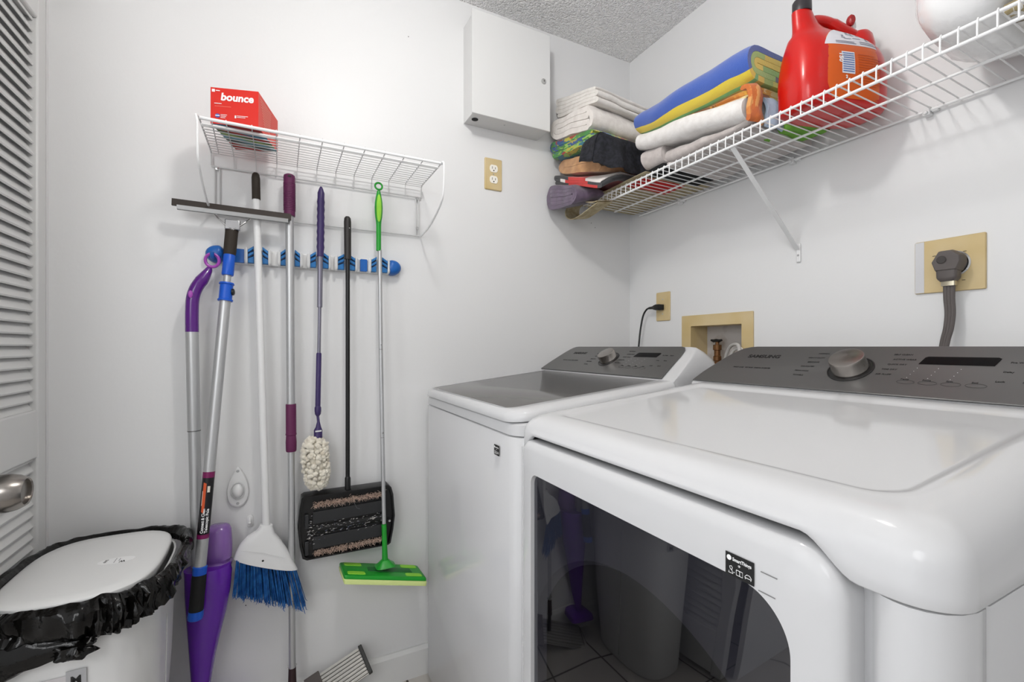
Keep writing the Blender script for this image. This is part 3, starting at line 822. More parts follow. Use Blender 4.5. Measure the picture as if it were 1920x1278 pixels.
# ---------------- tool rack
RBLUE = mat('rack_blue', (34, 112, 176), .4)
rk = thing('tool_rack', 'blue and white wall-mounted tool holder rail with ribbed rubber grips', 'tool rack', (0, -1.32, 1.40))
RYL, RYR, RZ = -1.585, -1.052, 1.428
MB().loft([[(x, a, b) for a, b in rrect(RYL - .0, RYR + .0, RZ - .0225 + q, RZ + .0225 - q, .008, 4)] for x, q in ((.001, 0), (.010, 0), (.013, .002))]).build('rail', WPLAS, rk)
for ye, s_ in ((RYL + .004, -1), (RYR - .004, 1)):
    e = MB(); rg = []
    for q, x in ((1, .001), (1.0, .020), (.92, .030), (.7, .037), (.35, .040), (.01, .041)):
        rg.append([(x, ye + s_ * (-.012 + 0) + .031 * q * math.cos(t) * (1 if math.cos(t) * s_ > 0 else .55), RZ + .0255 * q * math.sin(t)) for t in [2 * PI * k / 32 for k in range(32)]])
    e.loft(rg).build('end_cap', BLUEP, rk)
TY = [-1.4665, -1.3795, -1.2970, -1.2160, -1.1120]
for a, b_ in ((-1.553, -1.502), (-1.172, -1.150)):
    MB().loft([[(x, y, z) for y, z in rrect(a, b_, RZ - .020, RZ + .020, .003, 3)] for x in (.005, .022, .024)]).build('blue_panel', BLUEP, rk)
for i, y in enumerate(TY):
    hw = (.015, .0165, .013, .0095, .012)[i]
    for s_ in (-1, 1):
        # white collar, then ribbed jaw sloping up to the pole
        ya, yb_ = y + s_ * .0270, y + s_ * .0330
        col = MB(); rg = []
        for yy, q in ((ya, 1.0), (ya + s_ * .003, 1.08), (yb_, 1.0), (yb_ + s_ * .003, .85)):
            rg.append([(x, yy, z) for x, z in rrect(.004, .039 * q, RZ - .0225 * q, RZ + .0225 * q, .008, 4)])
        j = col.loft(rg).build('grip_collar', WPLAS, rk)
        jw = MB()
        for k in range(3):
            z0 = RZ + .018 - k * .0125
            up = .012 - .002 * k
            pts = [(0, z0), (hw * .0 + .0235, z0 + up)]
            yo = ya; yi = y + s_ * hw * .75
            quad = [(yo, z0 - .0095), (yo, z0), (yi, z0 + up), (yi, z0 + up - .0085 - (.006 if k == 2 else 0))]
            if k == 2: quad = [(yo, RZ - .0195), (yo, z0), (yi, z0 + up), (yi, RZ - .0195)]
            jw.prism([(p[0] - y, p[1] - RZ) for p in quad], (.006, y, RZ), (0, 1, 0), (0, 0, 1), (.029 - .003 * k, 0, 0))
        jw.build('grip_jaw', RBLUE, rk, bevel=.0012, bseg=2)
        bd = MB()
        for k in range(2):
            z0 = RZ + .0085 - k * .0125; up = .012 - .002 * k
            yo = ya; yi = y + s_ * hw * .8
            bd.prism([(yo - y, z0 - .004 - RZ), (yo - y, z0 + .001 - RZ), (yi - y, z0 + up + .003 - RZ), (yi - y, z0 + up - .002 - RZ)], (.006, y, RZ), (0, 1, 0), (0, 0, 1), (.024, 0, 0))
        bd.build('grip_slot', NAVYR, rk, smooth=False)
MB().tube(smoothpath([(.018, -1.583, 1.440), (.030, -1.581, 1.432), (.045, -1.579, 1.418), (.058, -1.578, 1.410), (.068, -1.578, 1.414), (.072, -1.578, 1.424)], 4), .0052, 10).build('end_hook', BLUEP, rk)

# ---------------- 1 purple spray mop hanging from the end hook
g = 'long-handled cleaning tools hanging on the wall'
mp_ = thing('spray_mop', 'purple spray mop with curved purple handle and loop, hanging leftmost on the rack hook', 'mop', (.06, -1.60, .0), g)
rc = at(398, 488, x=.054)
ring = [rc + Vector((0, .0165 * math.cos(t), .0185 * math.sin(t))) for t in [2 * PI * k / 28 for k in range(28)]]
MB().tube(ring, .0042, 8, wrap=True).build('hanging_loop', PURPL, mp_)
hp = [at(393, 502, x=.054), at(389, 510, x=.056), at(380, 523, x=.060), at(369, 538, x=.064), at(362, 556, x=.066), at(360, 580, x=.066), at(360, 622, x=.066)]
sp_ = smoothpath(hp, 5)
rr_ = [lerp(.0065, .0165, min(1, i / 11)) if i < 12 else .0160 for i in range(len(sp_))]
MB().tube(sp_, rr_, 16).build('handle', mat('deep_purple_plastic', (86, 20, 122), .25, coat=.3), mp_)
bc = at(357, 551, x=.084)
MB().loft([[(bc.x + x, bc.y + .0055 * q * math.cos(t), bc.z + .0105 * q * math.sin(t)) for t in [2 * PI * k / 20 for k in range(20)]] for x, q in ((-.006, 1), (.0, .95), (.001, .7))]).build('button', PURPL, mp_)
p0, p1 = at(360, 620, x=.066), at(364, 808, x=.070)
MB().tube([p0, p1], .0155, 16).build('pole', ALU, mp_)
p2 = at(371, 1085, x=.085)
MB().tube([p1, p2], .0145, 16).build('lower_pole', ALU, mp_)
MB().lathe([(.0158, 0), (.0158, .003)], p1 - Vector((0, 0, .0)), (p0 - p1), 20).build('pole_joint', mat('joint_grey', (120, 120, 120), .4, .6), mp_)
# body shell: lofted sections, traced widths
sec = [(1072, 343, 432, .050), (1085, 344, 435, .056), (1120, 345, 432, .058), (1160, 348, 425, .056), (1200, 351, 414, .050), (1240, 354, 404, .042), (1278, 357, 397, .036), (1330, 361, 388, .028), (1390, 364, 382, .02)]
rg = []
for py, xa, xb, dp_ in sec:
    A, B = at(xa, py, x=.085), at(xb, py, x=.085)
    cy, hw = (A.y + B.y) / 2, (B.y - A.y) / 2
    rg.append([(.078 + dp_ * .75 * math.sin(t), cy + hw * math.copysign(abs(math.cos(t)) ** .8, math.cos(t)), A.z) for t in [2 * PI * k / 32 for k in range(32)]])
MB().loft(rg).build('body_shell', PURP, mp_, ang=50)
sec = [(988, 392, 424, .020), (990, 388, 430, .024), (998, 384, 434, .030), (1030, 384, 436, .034), (1050, 383, 435, .035), (1052, 383, 432, .032), (1057, 383, 432, .032), (1059, 383, 436, .035), (1066, 383, 435, .035), (1068, 383, 431, .032), (1073, 383, 431, .032), (1082, 384, 428, .034)]
rg = []
for py, xa, xb, dp_ in sec:
    A, B = at(xa, py, x=.06), at(xb, py, x=.06)
    cy, hw = (A.y + B.y) / 2, (B.y - A.y) / 2
    rg.append([(.055 + dp_ * math.sin(t), cy + hw * math.copysign(abs(math.cos(t)) ** .7, math.cos(t)), A.z) for t in [2 * PI * k / 32 for k in range(32)]])
MB().loft(rg).build('bottle', PURPT, mp_, ang=50)
MB().tube([at(373, 1380, x=.08), Vector((.080, -1.60, .118))], [.016, .02], 12).build('neck', PURP, mp_)
MB().loft([[(x, y, z) for x, y in rrect(.020 + q, .120 - q, -1.668 + q, -1.480 - q, .02, 4)] for z, q in ((.092, .004), (.096, 0), (.112, .003), (.124, .02))]).build('mop_head', PURP, mp_)

# ---------------- 2 window squeegee on a telescopic pole
sq = thing('window_squeegee', 'window squeegee with blue clamps and brown foam grip on a leaning silver telescopic pole', 'squeegee', (.10, -1.6, .40), g)
a, b_ = at(322, 379, x=.068), at(546, 408, x=.068)
dv = (b_ - a).normalized(); upv = Vector((0, 0, 1)); upv = (upv - dv * upv.dot(dv)).normalized(); fv = Vector((1, 0, 0))
MB().prism([(-.004, -.008), (.004, -.008), (.002, .011), (-.002, .011)], a, fv, upv, b_ - a).build('rubber_blade', mat('brown_rubber', (42, 32, 25), .55), sq)
MB().prism([(-.006, -.017), (.006, -.017), (.007, -.006), (-.007, -.006)], a + dv * .012, fv, upv, (b_ - a) - dv * .020).build('channel', mat('dull_aluminium', (150, 150, 150), .45, .7), sq)
hd = at(436, 428, x=.062)
MB().loft([[(hd.x + x, hd.y + y, z) for x, z in ((-.010, hd.z - .004), (.006, hd.z - .004), (.003, hd.z + .026), (-.012, hd.z + .026))] for y in (-.019, -.006, .006, .019)]).build('clamp_head', mat('satin_metal', (170, 170, 172), .3, .9), sq, bevel=.003)
yk = MB()
for s_ in (-1, 1):
    yk.tube([hd + Vector((-.010, s_ * .047, .040)), hd + Vector((-.004, s_ * .036, .026)), hd + Vector((.002, s_ * .018, .008)), hd + Vector((.004, 0, -.004))], .0026, 8)
yk.build('yoke', CHROME, sq)
top, bot = at(435, 428, x=.050), at(366, 1160, x=.150)
ax = (bot - top)
def along(py):  # point on the pole axis at a given photo row
    for i in range(2001):
        q = top + ax * (i / 1990.0)
        dd_ = (q - _C); dz = dd_.dot(_fw)
        if 650 - _F * dd_.z / dz >= py: return q
    return bot
def seg(py0, py1, r, name, m, extra=None, seg_=18):
    A, B = along(py0), along(py1)
    if extra: 
        d = (B - A)
        pts = [A + d * t for t, _ in extra]; rs = [r * q for _, q in extra]
        return MB().tube(pts, rs, seg_).build(name, m, sq)
    return MB().tube([A, B], r, seg_).build(name, m, sq)
seg(427, 478, .0165, 'foam_grip', DBROWN, [(0, .85), (.06, 1.05), (.15, 1.0), (.9, .98), (1, .9)])
seg(474, 516, .0145, 'connector', BLUE2, [(0, .85), (.05, 1), (.95, 1.05), (1, .98)])
seg(510, 570, .0095, 'inner_rod', ALU)
seg(530, 564, .0180, 'clamp_collar', BLUE2, [(0, 1.0), (.08, 1.08), (.12, .92), (.88, .92), (.92, 1.08), (1, 1.05)])
seg(560, 885, .0140, 'pole', ALU)
seg(883, 894, .0143, 'label_band', mat('label_maroon', (120, 24, 84), .4), [(0, 1), (1, 1)])
seg(893, 1000, .0142, 'label', mat('label_black', (22, 20, 24), .35), [(0, 1), (1, 1)])
seg(999, 1008, .0142, 'label_band', mat('label_maroon', (120, 24, 84), .4), [(0, 1), (1, 1)])
seg(1006, 1064, .0140, 'pole_end', ALU)
seg(1060, 1078, .0160, 'lower_collar', BLUE2, [(0, .95), (.1, 1.05), (1, 1)])
seg(1076, 1146, .0168, 'foam_handle', BLACK, [(0, .96), (.1, 1), (.9, 1), (1, .98)])
seg(1144, 1162, .0172, 'end_cap', BLUE2, [(0, 1), (.6, 1.05), (.9, .95), (1, .7)])
uax = -ax.normalized(); xl = Vector((0, 0, 0))
lab = [o for o in sq.children if o.name.startswith('label') and 'band' not in o.name][0]
side = Vector((0, 1, 0)); side = (side - uax * side.dot(uax)).normalized(); nrm = uax.cross(side); nrm = nrm if nrm.x > 0 else -nrm
tocam = (_C - along(950)); tocam = (tocam - uax * tocam.dot(uax)).normalized(); side = tocam.cross(uax) * -1
side = uax.cross(tocam) * 1.0
mk = MB()
c0 = along(928)
mk.prism([(-.0095, -.040), (-.0035, -.045), (.0030, .030), (-.0095, .036)], c0 + tocam * .0134, side, uax, tocam * .0003)
mk.build('label_orange', mat('label_orange', (206, 84, 40), .4), lab, smooth=False)
mk = MB(); mk.prism([(-.0105, .0), (-.0085, .0), (-.0085, .038), (-.0105, .038)], along(945) + tocam * .0132, side, uax, tocam * .0004)
mk.prism([(.000, .010), (.006, .010), (.006, .026), (.000, .026)], c0 + tocam * .0142, side, uax, tocam * .0003)
mk.build('label_print', mat('label_cream', (222, 214, 200), .4), lab, smooth=False)
xdl = uax; ydl = (tocam.cross(uax)).normalized()
o_ = along(997) + tocam * .0143
A0_ = along(997)
def wrap(ob, r=.0142):
    wl = world_loc(ob)
    for v in ob.data.vertices:
        q = v.co + wl - A0_
        a_ = q.dot(uax); s_ = q.dot(ydl) / r; hh = q.dot(tocam) - r
        v.co = A0_ + uax * a_ + (tocam * math.cos(s_) + ydl * math.sin(s_)) * (r + max(hh, 0) * .5 + .0002) - wl
wrap(text('Connect & Clean', .0098, o_ + ydl * .0012, xdl, ydl, WINK, lab, 'label_lettering', .0001, .0003, sx=.92))
wrap(text('Telescopic Pole', .0098, o_ - ydl * .0082, xdl, ydl, WINK, lab, 'label_lettering', .0001, .0003, sx=1.0))
kc = along(547)
MB().lathe([(0, 0), (.010, 0), (.0095, .005), (.006, .007), (0, .0075)], kc + Vector((.004, .0145, 0)), (0.1, 1, 0), 18).build('clamp_knob', BLACKP, sq)

# ---------------- 3 push broom with blue bristles
br = thing('broom', 'broom with white handle, white head and blue bristles hanging in the rack', 'broom', (.06, -1.45, .39), g)
h0, h1, h2 = at(479.5, 324, x=.045), at(480.5, 374, x=.045), at(499, 990, x=.060)
MB().tube([h0, h0 + (h1 - h0) * .08, h0 + (h1 - h0) * .2, h1], [.006, .0100, .0115, .0115], 14).build('handle_cap', DBROWN, br)
MB().tube([h1, h2], [.0100, .0108], 14).build('handle', WPLAS, br)
sec = [(983, 487, 511, .014), (992, 484, 513, .016), (1000, 478, 515, .017), (1012, 464, 525, .019), (1030, 450, 538, .021), (1050, 442, 549, .023), (1066, 438, 558, .023)]
rg = []
for i, (py, xa, xb, dp_) in enumerate(sec):
    k = i / 6.0
    slope = 18 * k ** 2
    ring = []
    A, B = at(xa, py, x=.06), at(xb, py, x=.06)
    for q in range(36):
        t = 2 * PI * q / 36
        u = math.copysign(abs(math.cos(t)) ** .6, math.cos(t))
        px_ = (xa + xb) / 2 + (xb - xa) / 2 * u
        py_ = py - 10 * k + slope * (u) * .55 + 10 * k * (1 - u * u) * .25
        P_ = at(px_, py_, x=.06)
        ring.append((.06 + dp_ * math.copysign(abs(math.sin(t)) ** .8, math.sin(t)), P_.y, P_.z))
    rg.append(ring)
head = MB().loft(rg).build('head', WPLAS, br, ang=50)
sc0 = at(493, 1051, x=.083)
MB().lathe([(0, 0), (.0035, 0), (.0025, .0012), (0, .001)], (.0825, sc0.y, sc0.z), (1, 0, 0), 12).build('head_hole', INK, head)
MB().tube([at(452, 1032, x=.084), at(494, 1036, x=.0845), at(534, 1046, x=.084)], .0008, 5).build('head_rib', WPLAS, head)
bs = MB(); rnd = random.Random(5)
for i in range(520):
    u = rnd.random(); dpt = (rnd.random() - .5) * .036
    u = (math.floor(u * 17) + .5 + (rnd.random() - .5) * .75) / 17
    pxt = lerp(443, 555, u); pyt = 1046 + 20 * u
    T = at(pxt, pyt, x=.06)
    pxb = lerp(437, 574, u) + rnd.gauss(0, 1.5); pyb = lerp(1108, 1134, u ** .8) + rnd.gauss(0, 3.5)
    Bp = at(pxb, pyb, x=.06)
    kx = rnd.gauss(0, .0022) * 1.0
    pts = [(.06 + dpt, T.y, T.z), (.06 + dpt * 1.15, lerp(T.y, Bp.y, .55), lerp(T.z, Bp.z, .55)), (.06 + dpt * 1.3, Bp.y, Bp.z), (.06 + dpt * 1.35 + kx, Bp.y + rnd.gauss(0, .003), Bp.z - .004)]
    bs.tube(pts, [.0011, .0011, .0009, .0004], 4)
o_ = bs.build('bristles', mat('blue_bristle', (24, 74, 138), .4, var=(60, (46, 108, 176), 2, .35, .65)), br)
o_['kind'] = 'stuff'

# ---------------- 4 flat mop on a long silver pole with maroon grips
fm = thing('flat_mop', 'long silver-poled flat floor mop with maroon foam grips standing on the floor', 'mop', (.075, -1.378, .0), g)
t0, t1 = at(542.5, 327, x=.045), at(543, 405, x=.045)
gp = [t0 + (t1 - t0) * q for q in (0, .03, .08, .3, .7, 1)]
gm = MB().tube(gp, [.010, .0155, .0165, .0165, .0160, .0160], 18)
for i in range(16):
    q = .22 + i * .042
    gm.tube([t0 + (t1 - t0) * q, t0 + (t1 - t0) * (q + .018)], .0172, 18)
gm.build('grip', MAROON, fm)
MB().loft([[(x, t0.y + .005 * math.cos(t), t0.z - .010 + .003 * math.sin(t)) for t in [2 * PI * k / 16 for k in range(16)]] for x in (t0.x + .0145, t0.x + .0172)]).build('hang_hole', INK, fm)
b0, b1, b2 = at(545.5, 757, x=.050), at(546, 846, x=.052), at(548, 1258, x=.062)
MB().tube([t1, b0 + (b1 - b0) * .1], .0118, 16).build('pole', ALU, fm)
d_ = b1 - b0
MB().tube([b0 + d_ * q for q in (0, .02, .60, .64, .66, .80, .97, 1)], [.0142, .0148, .0148, .0158, .0140, .0155, .0150, .0135], 18).build('sleeve', MAROON, fm)
MB().tube([b1 - d_ * .1, b2], .0095, 16).build('lower_pole', ALU, fm)
MB().prism([(-.0055, 0), (.0035, 0), (.0035, .055), (-.0055, .055)], at(543, 470, x=.0455), (0, 1, 0), (0, 0, 1), (.0090, 0, 0)).build('pole_label', mat('cream_label', (214, 204, 178), .5), fm, bevel=.001)
MB().tube([b2 + Vector((0, 0, .012)), b2 - Vector((-.002, 0, .045))], [.0105, .012], 14).build('socket', mat('dark_umber_plastic', (48, 30, 32), .5), fm)
MB().tube([b2 + Vector((0, -.013, .018)), b2 + Vector((0, .013, .018))], .0022, 8).build('pin', CHROME, fm)
# head: ribbed aluminium plate on edge, tilted against the wall
c = Vector((.075, -1.36, .075))
ld = Vector((-.10, 1, .33)).normalized(); wd_ = Vector((-.75, -.12, .62)); wd_ = (wd_ - ld * wd_.dot(ld)).normalized(); nn_ = ld.cross(wd_)
if nn_.x < 0: nn_ = -nn_
hm = MB()
prof = [(-.042, 0), (-.042, .003)]
for k in range(8):
    u = -.040 + k * .0105
    prof += [(u, .003), (u + .002, .0075), (u + .004, .0075), (u + .006, .003)]
prof += [(.044, .003), (.044, 0)]
o0 = c - ld * .205
hm.prism([(p[0], p[1]) for p in prof], o0, wd_, nn_, ld * .41)
hm.build('head_plate', mat('mop_plate', (164, 162, 158), .35, .7), fm, smooth=False)
for s_ in (-1, 1):
    e0 = c + ld * (.205 * s_) - wd_ * .045 - nn_ * .004
    MB().prism([(0, 0), (.092, 0), (.092, .016), (0, .016)], e0, wd_, nn_, ld * (.012 * s_)).build('head_end', BLACKP, fm, bevel=.002)
e0 = c + ld * .035 - wd_ * .056 + nn_ * .002
MB().prism([(0, 0), (.110, 0), (.108, .010), (.002, .010)], e0, wd_, nn_, ld * .045).build('clamp_plate', mat('dark_taupe_plastic', (74, 66, 64), .45), fm, bevel=.002)
MB().lathe([(0, 0), (.014, 0), (.013, .005), (0, .006)], c + ld * .058 + nn_ * .0118 + wd_ * .01, nn_, 20).build('clamp_button', BLACKP, fm)
MB().tube([b2 - Vector((0, 0, .03)), c + nn_ * .012], .009, 10).build('joint', BLACKP, fm)

# ---------------- 5 duster
du = thing('duster', 'duster with dark violet telescopic handle and fluffy cream head', 'duster', (.05, -1.30, .71), g)
hpts = [at(602, py, x=.045) for py in (350, 354, 362)]; hr = [.003, .006, .0105]
k = 0
for py in range(372, 476, 7):
    hpts.append(at(602 - .01 * (py - 350), py, x=.045)); hr.append(.0118 if k % 2 else .0102); k += 1
hpts.append(at(600.5, 481, x=.045)); hr.append(.010)
MB().tube(hpts, hr, 16).build('grip', VIOLET, du)
A, B, C_, D_ = at(600.5, 478, x=.045), at(599.5, 576, x=.047), at(598, 661, x=.049), at(596, 760, x=.051)
MB().tube([A, B], .0078, 14).build('upper_tube', GREYV, du)
MB().tube([B, C_], .0052, 12).build('thin_tube', GREYV, du)
MB().tube([C_, C_ + (D_ - C_) * .02, D_], [.006, .0078, .0078], 14).build('lower_tube', VIOLET, du)
E2, F2, G2 = at(596, 770, x=.052), at(597, 790, x=.054), at(596.5, 820, x=.056)
nk = MB().tube([D_, at(596, 764, x=.051), E2, at(596, 776, x=.052), at(596, 780, x=.052), F2, at(597, 800, x=.055), at(596.5, 806, x=.055), G2], [.0070, .0098, .0098, .0085, .0042, .0042, .0080, .0125, .0125], 14)
nk.build('swivel_neck', VIOLET, du)
MB().prism([(-.009, -.002), (.009, -.001), (.009, .003), (-.009, .002)], at(597, 808, x=.066), (0, 1, 0), (0, 0, 1), (.003, 0, 0)).build('neck_tab', WPLAS, du)
hc = at(592, 868, x=.056)
fl = MB(); rnd = random.Random(11)
ico = bmesh.new(); bmesh.ops.create_icosphere(ico, subdivisions=2, radius=1); iv = [v.co.copy() for v in ico.verts]; iff = [[v.index for v in f.verts] for f in ico.faces]; ico.free()
HXs, HYs, HZs = .030, .036, .078
for i in range(520):
    th = rnd.random() * 2 * PI; ph = math.acos(2 * rnd.random() - 1)
    d = Vector((math.sin(ph) * math.cos(th), math.sin(ph) * math.sin(th), math.cos(ph)))
    e = lambda v: math.copysign(abs(v) ** .72, v)
    base = Vector((d.x * HXs, e(d.y) * HYs * (1 - .10 * max(0, -d.z)), e(d.z) * HZs))
    base += Vector((0, -.004 * base.z / .08, 0))
    s_ = rnd.uniform(.0045, .0088)
    R_ = Matrix.Rotation(rnd.random() * 6, 3, Vector((rnd.random(), rnd.random(), rnd.random() + .01)).normalized())
    sx2 = rnd.uniform(.7, 1.4); sd_ = rnd.random() * 40
    fl.add([hc + base + R_ @ Vector((v.x * s_ * sx2, v.y * s_, v.z * s_)) * (1 + .35 * noise.noise(v * 2.2 + Vector((sd_, 0, 0)))) for v in iv], iff)
fl.loft([[(hc.x + HXs * .9 * math.sin(ph) * math.cos(t), hc.y + HYs * .9 * math.sin(ph) * math.sin(t), hc.z + HZs * .95 * math.cos(ph)) for t in [2 * PI * k / 20 for k in range(20)]] for ph in [PI * (k + .01) / 12 for k in range(13)]])
FLUFF = mat('cream_fluff', (232, 226, 210), .95, bump=(500, .7, .002), sheen=.6, var=(70, (206, 196, 176), 3, .42, .75))
fl.build('fluffy_head', FLUFF, du, ang=180)

# ---------------- 6 carpet sweeper
cs_ = thing('carpet_sweeper', 'black carpet sweeper hanging tilted with its brush underside facing out', 'carpet sweeper', (.04, -1.215, .50), g)
A, B = at(651.5, 406, x=.045), at(652, 486, x=.045)
MB().tube([A, A + (B - A) * .04, A + (B - A) * .12, B], [.006, .0100, .0112, .0108], 16).build('grip', mat('charcoal_rubber', (38, 35, 34), .45), cs_)
MB().lathe([(0, 0), (.002, 0), (.0015, .001), (0, .001)], A + (B - A) * .28 + Vector((.0108, .0045, 0)), (1, .3, 0), 8).build('grip_dot', ALU, cs_)
C2 = at(652, 916, x=.050)
MB().tube([B, C2], .0067, 14).build('pole', BLACKP, cs_)
MB().tube([C2 + Vector((0, 0, .040)), C2 + Vector((0, 0, .035)), C2], [.0067, .0090, .0090], 14).build('pole_sleeve', BLACKP, cs_)
MB().tube([C2, C2 - Vector((0, 0, .020))], .0045, 10).build('pole_pin', BLACKP, cs_)
outl = [(571, 929), (727, 907), (733, 912), (737, 925), (740, 964), (737, 990), (732, 1016), (727, 1020), (575, 1049), (567, 1046), (562, 1025), (558, 990), (561, 955), (565, 933)]
def pan(x, s, z=None):
    cc = Vector((0, 0, 0)); P_ = [at(px, py, x=.060) for px, py in outl]
    for p in P_: cc += p
    cc /= len(P_)
    return [(x, cc.y + (p.y - cc.y) * s, cc.z + (p.z - cc.z) * (1 - (1 - s) * 1.4)) for p in P_]
housing = MB().loft([pan(.012, .93), pan(.020, 1.0), pan(.066, 1.0), pan(.070, .985), pan(.070, .955), pan(.058, .945)]).build('housing', mat('gloss_black_plastic', (20, 20, 21), .25), cs_, ang=30)
TLc, TRc, BRc2, BLc2 = at(584, 941, x=.064), at(722, 918, x=.064), at(722, 1012, x=.064), at(584, 1041, x=.064)
def pq(u, v_, x):
    p = TLc.lerp(TRc, u).lerp(BLc2.lerp(BRc2, u), v_); return Vector((x, p.y, p.z))
def qprism(u0, u1, v0, v1, xa, xb, name, m, par, bev=.001):
    mb = MB().loft([[pq(u, v_, x) for u, v_ in ((u0, v0), (u1, v0), (u1, v1), (u0, v1))] for x in (xa, xb)])
    return mb.build(name, m, par, bevel=bev)
qprism(.02, .99, .20, .42, .056, .0645, 'flap', mat('charcoal_panel', (40, 41, 43), .35), housing)
qprism(.02, .99, .67, .90, .056, .0645, 'flap', mat('charcoal_panel', (40, 41, 43), .35), housing)
rl = MB().tube([pq(.02, .545, .055), pq(.99, .545, .055)], .013, 12)
rl.build('roller', BLACK, housing)
BRS = mat('tan_bristle', (236, 212, 196), .9, var=(200, (160, 134, 120), 2, .4, .65))
for v_, n_ in ((.07, 1000), (.97, 800)):
    tf = MB()
    for i in range(n_):
        u = rnd.random() * .95 + .03
        p = pq(u, v_ + rnd.gauss(0, .022), .057); q = p + Vector((.010 + rnd.random() * .006, rnd.gauss(0, .004), rnd.gauss(0, .004)))
        tf.tube([p, q], [.0008, .0004], 3)
    o_ = tf.build('brush_strip', BRS, housing); o_['kind'] = 'stuff'
    MB().tube([pq(.02, v_, .054), pq(.99, v_, .054)], .006, 8).build('brush_bar', BLACKP, housing)
db = MB()
for i in range(220):
    u = rnd.random(); p = pq(u * .95 + .02 if i > 40 else u * .08 - .05, .545 + rnd.gauss(0, .07 if i > 40 else .12), .067 if i > 40 else .0665)
    s_ = rnd.uniform(.0004, .0014)
    db.add([p + v * s_ for v in iv[:12]] if False else [p + Vector((v.x * .5, v.y * 2.4 + v.z * .8, v.z * .8)) * s_ for v in iv], iff)
o_ = db.build('lint', mat('lint_grey', (196, 192, 188), .9, var=(100, (70, 74, 90), 2, .4, .6)), housing); o_['kind'] = 'stuff'
for v_ in (.22, .72):
    qprism(-.085, -.035, v_, v_ + .26, .058, .0690, 'wheel_guard', mat('charcoal_panel', (40, 41, 43), .35), housing, .002)
MB().tube([pq(.56, .14, .0655), pq(.60, .26, .0655), pq(.64, .28, .0655)], .0005, 5).build('stray_hair', GINK, housing)
MB().lathe([(0, 0), (.004, 0), (.003, .002), (0, .002)], pq(1.06, .62, .0700), (1, 0, 0), 12).build('axle_pin', ALU, housing)

# ---------------- 7 green sweeper mop
gm_ = thing('green_floor_mop', 'green flat-head floor mop with silver pole hanging rightmost in the rack', 'mop', (.08, -1.11, .43), g)
rc = at(710, 349, x=.050)
MB().tube([rc + Vector((0, .0115 * math.cos(t), .0110 * math.sin(t))) for t in [2 * PI * k / 24 for k in range(24)]], .0032, 8, wrap=True).build('hanging_loop', GREEN, gm_)
hp = [at(710, py, x=.050) for py in (358, 364, 380, 400, 412, 422, 435, 452, 470)]
MB().tube(smoothpath(hp, 2), [.0055, .0062, .0075, .0100, .0125, .0132, .0125, .0115, .0098, .0088, .0082, .0080, .0080, .0080, .0080, .0080, .0080], 16).build('handle', GREEN, gm_)
lc = at(710.5, 390, x=.0585)
MB().loft([[(lc.x + x, lc.y + .0085 * q * math.cos(t), lc.z + .047 * q * math.sin(t)) for t in [2 * PI * k / 28 for k in range(28)]] for x, q in ((-.006, 1), (.0025, .96), (.0050, .75), (.0055, .4))]).build('soft_grip', LIME, gm_)
A, B, C2, D2, E2 = at(712, 468, x=.050), at(714, 655, x=.056), at(717, 820, x=.064), at(720, 982, x=.074), at(722, 1052, x=.080)
for a, b_, nm in ((A, B, 'pole'), (B, C2, 'pole'), (C2, D2, 'pole')):
    MB().tube([a, b_ + (a - b_).normalized() * .0015], .0066, 14).build(nm, ALU, gm_)
for p in (B, C2):
    MB().tube([p + Vector((0, 0, .0015)), p - Vector((0, 0, .0015))], .0060, 12).build('pole_joint', GINK, gm_)
    MB().lathe([(0, 0), (.0026, 0), (.001, .002), (0, .002)], p + Vector((.0062, .001, .016)), (1, 0, 0), 10).build('snap_button', CHROME, gm_)
MB().tube([D2, D2 + (E2 - D2) * .6, E2], [.0080, .0082, .0098], 14).build('lower_sleeve', GREEN, gm_)
def hq(u, v_, z): return Vector((lerp(.028, .128, v_), lerp(-1.238, -.982, u) + .004 * v_, z - .066 * u))
hb = MB()
def hring(z, q):
    pts = []
    for a, b_ in rrect(0 + q, 1 - q, 0 + q * 2, 1 - q * 2, .05, 4): pts.append(hq(a, b_, z - .004 * (2 * a - 1) ** 2 + .003))
    return pts
HZ = .462
hb.loft([hring(HZ - .008, 0), hring(HZ, 0), hring(HZ + .003, .008), hring(HZ + .004, .03)])
hd_ = hb.build('head', GREEN, gm_, ang=40)
MB().loft([hring(HZ - .024, .0), hring(HZ - .010, -.006), hring(HZ - .0085, .0)]).build('pad', mat('pale_lime_pad', (214, 228, 150), .9, bump=(200, .4, .002)), gm_, ang=60)
for u0, v0, u1, v1 in ((.04, .08, .26, .30), (.04, .72, .26, .94), (.74, .08, .96, .30), (.74, .72, .96, .94)):
    MB().loft([[hq(a, b_, z) for a, b_ in rrect(u0 + q, u1 - q, v0 + q, v1 - q, .04, 3)] for z, q in ((HZ, 0), (HZ + .0055, .01), (HZ + .0056, .03))]).build('cloth_gripper', LIME, hd_)
MB().loft([[hq(a, b_, z) for a, b_ in rrect(.30 + q, .86 - q, .34 + q, .68 - q, .03, 3)] for z, q in ((HZ + .003, 0), (HZ + .0052, .01))]).build('head_panel', mat('deep_green_plastic', (16, 104, 40), .35), hd_)
MB().loft([[E2 + Vector((a * q, b_ * q, z)) for a, b_ in rrect(-.022, .022, -.026, .026, .012, 4)] for z, q in ((-.013, 1.2), (-.005, .8), (.006, .42))]).build('pivot', GREEN, gm_)

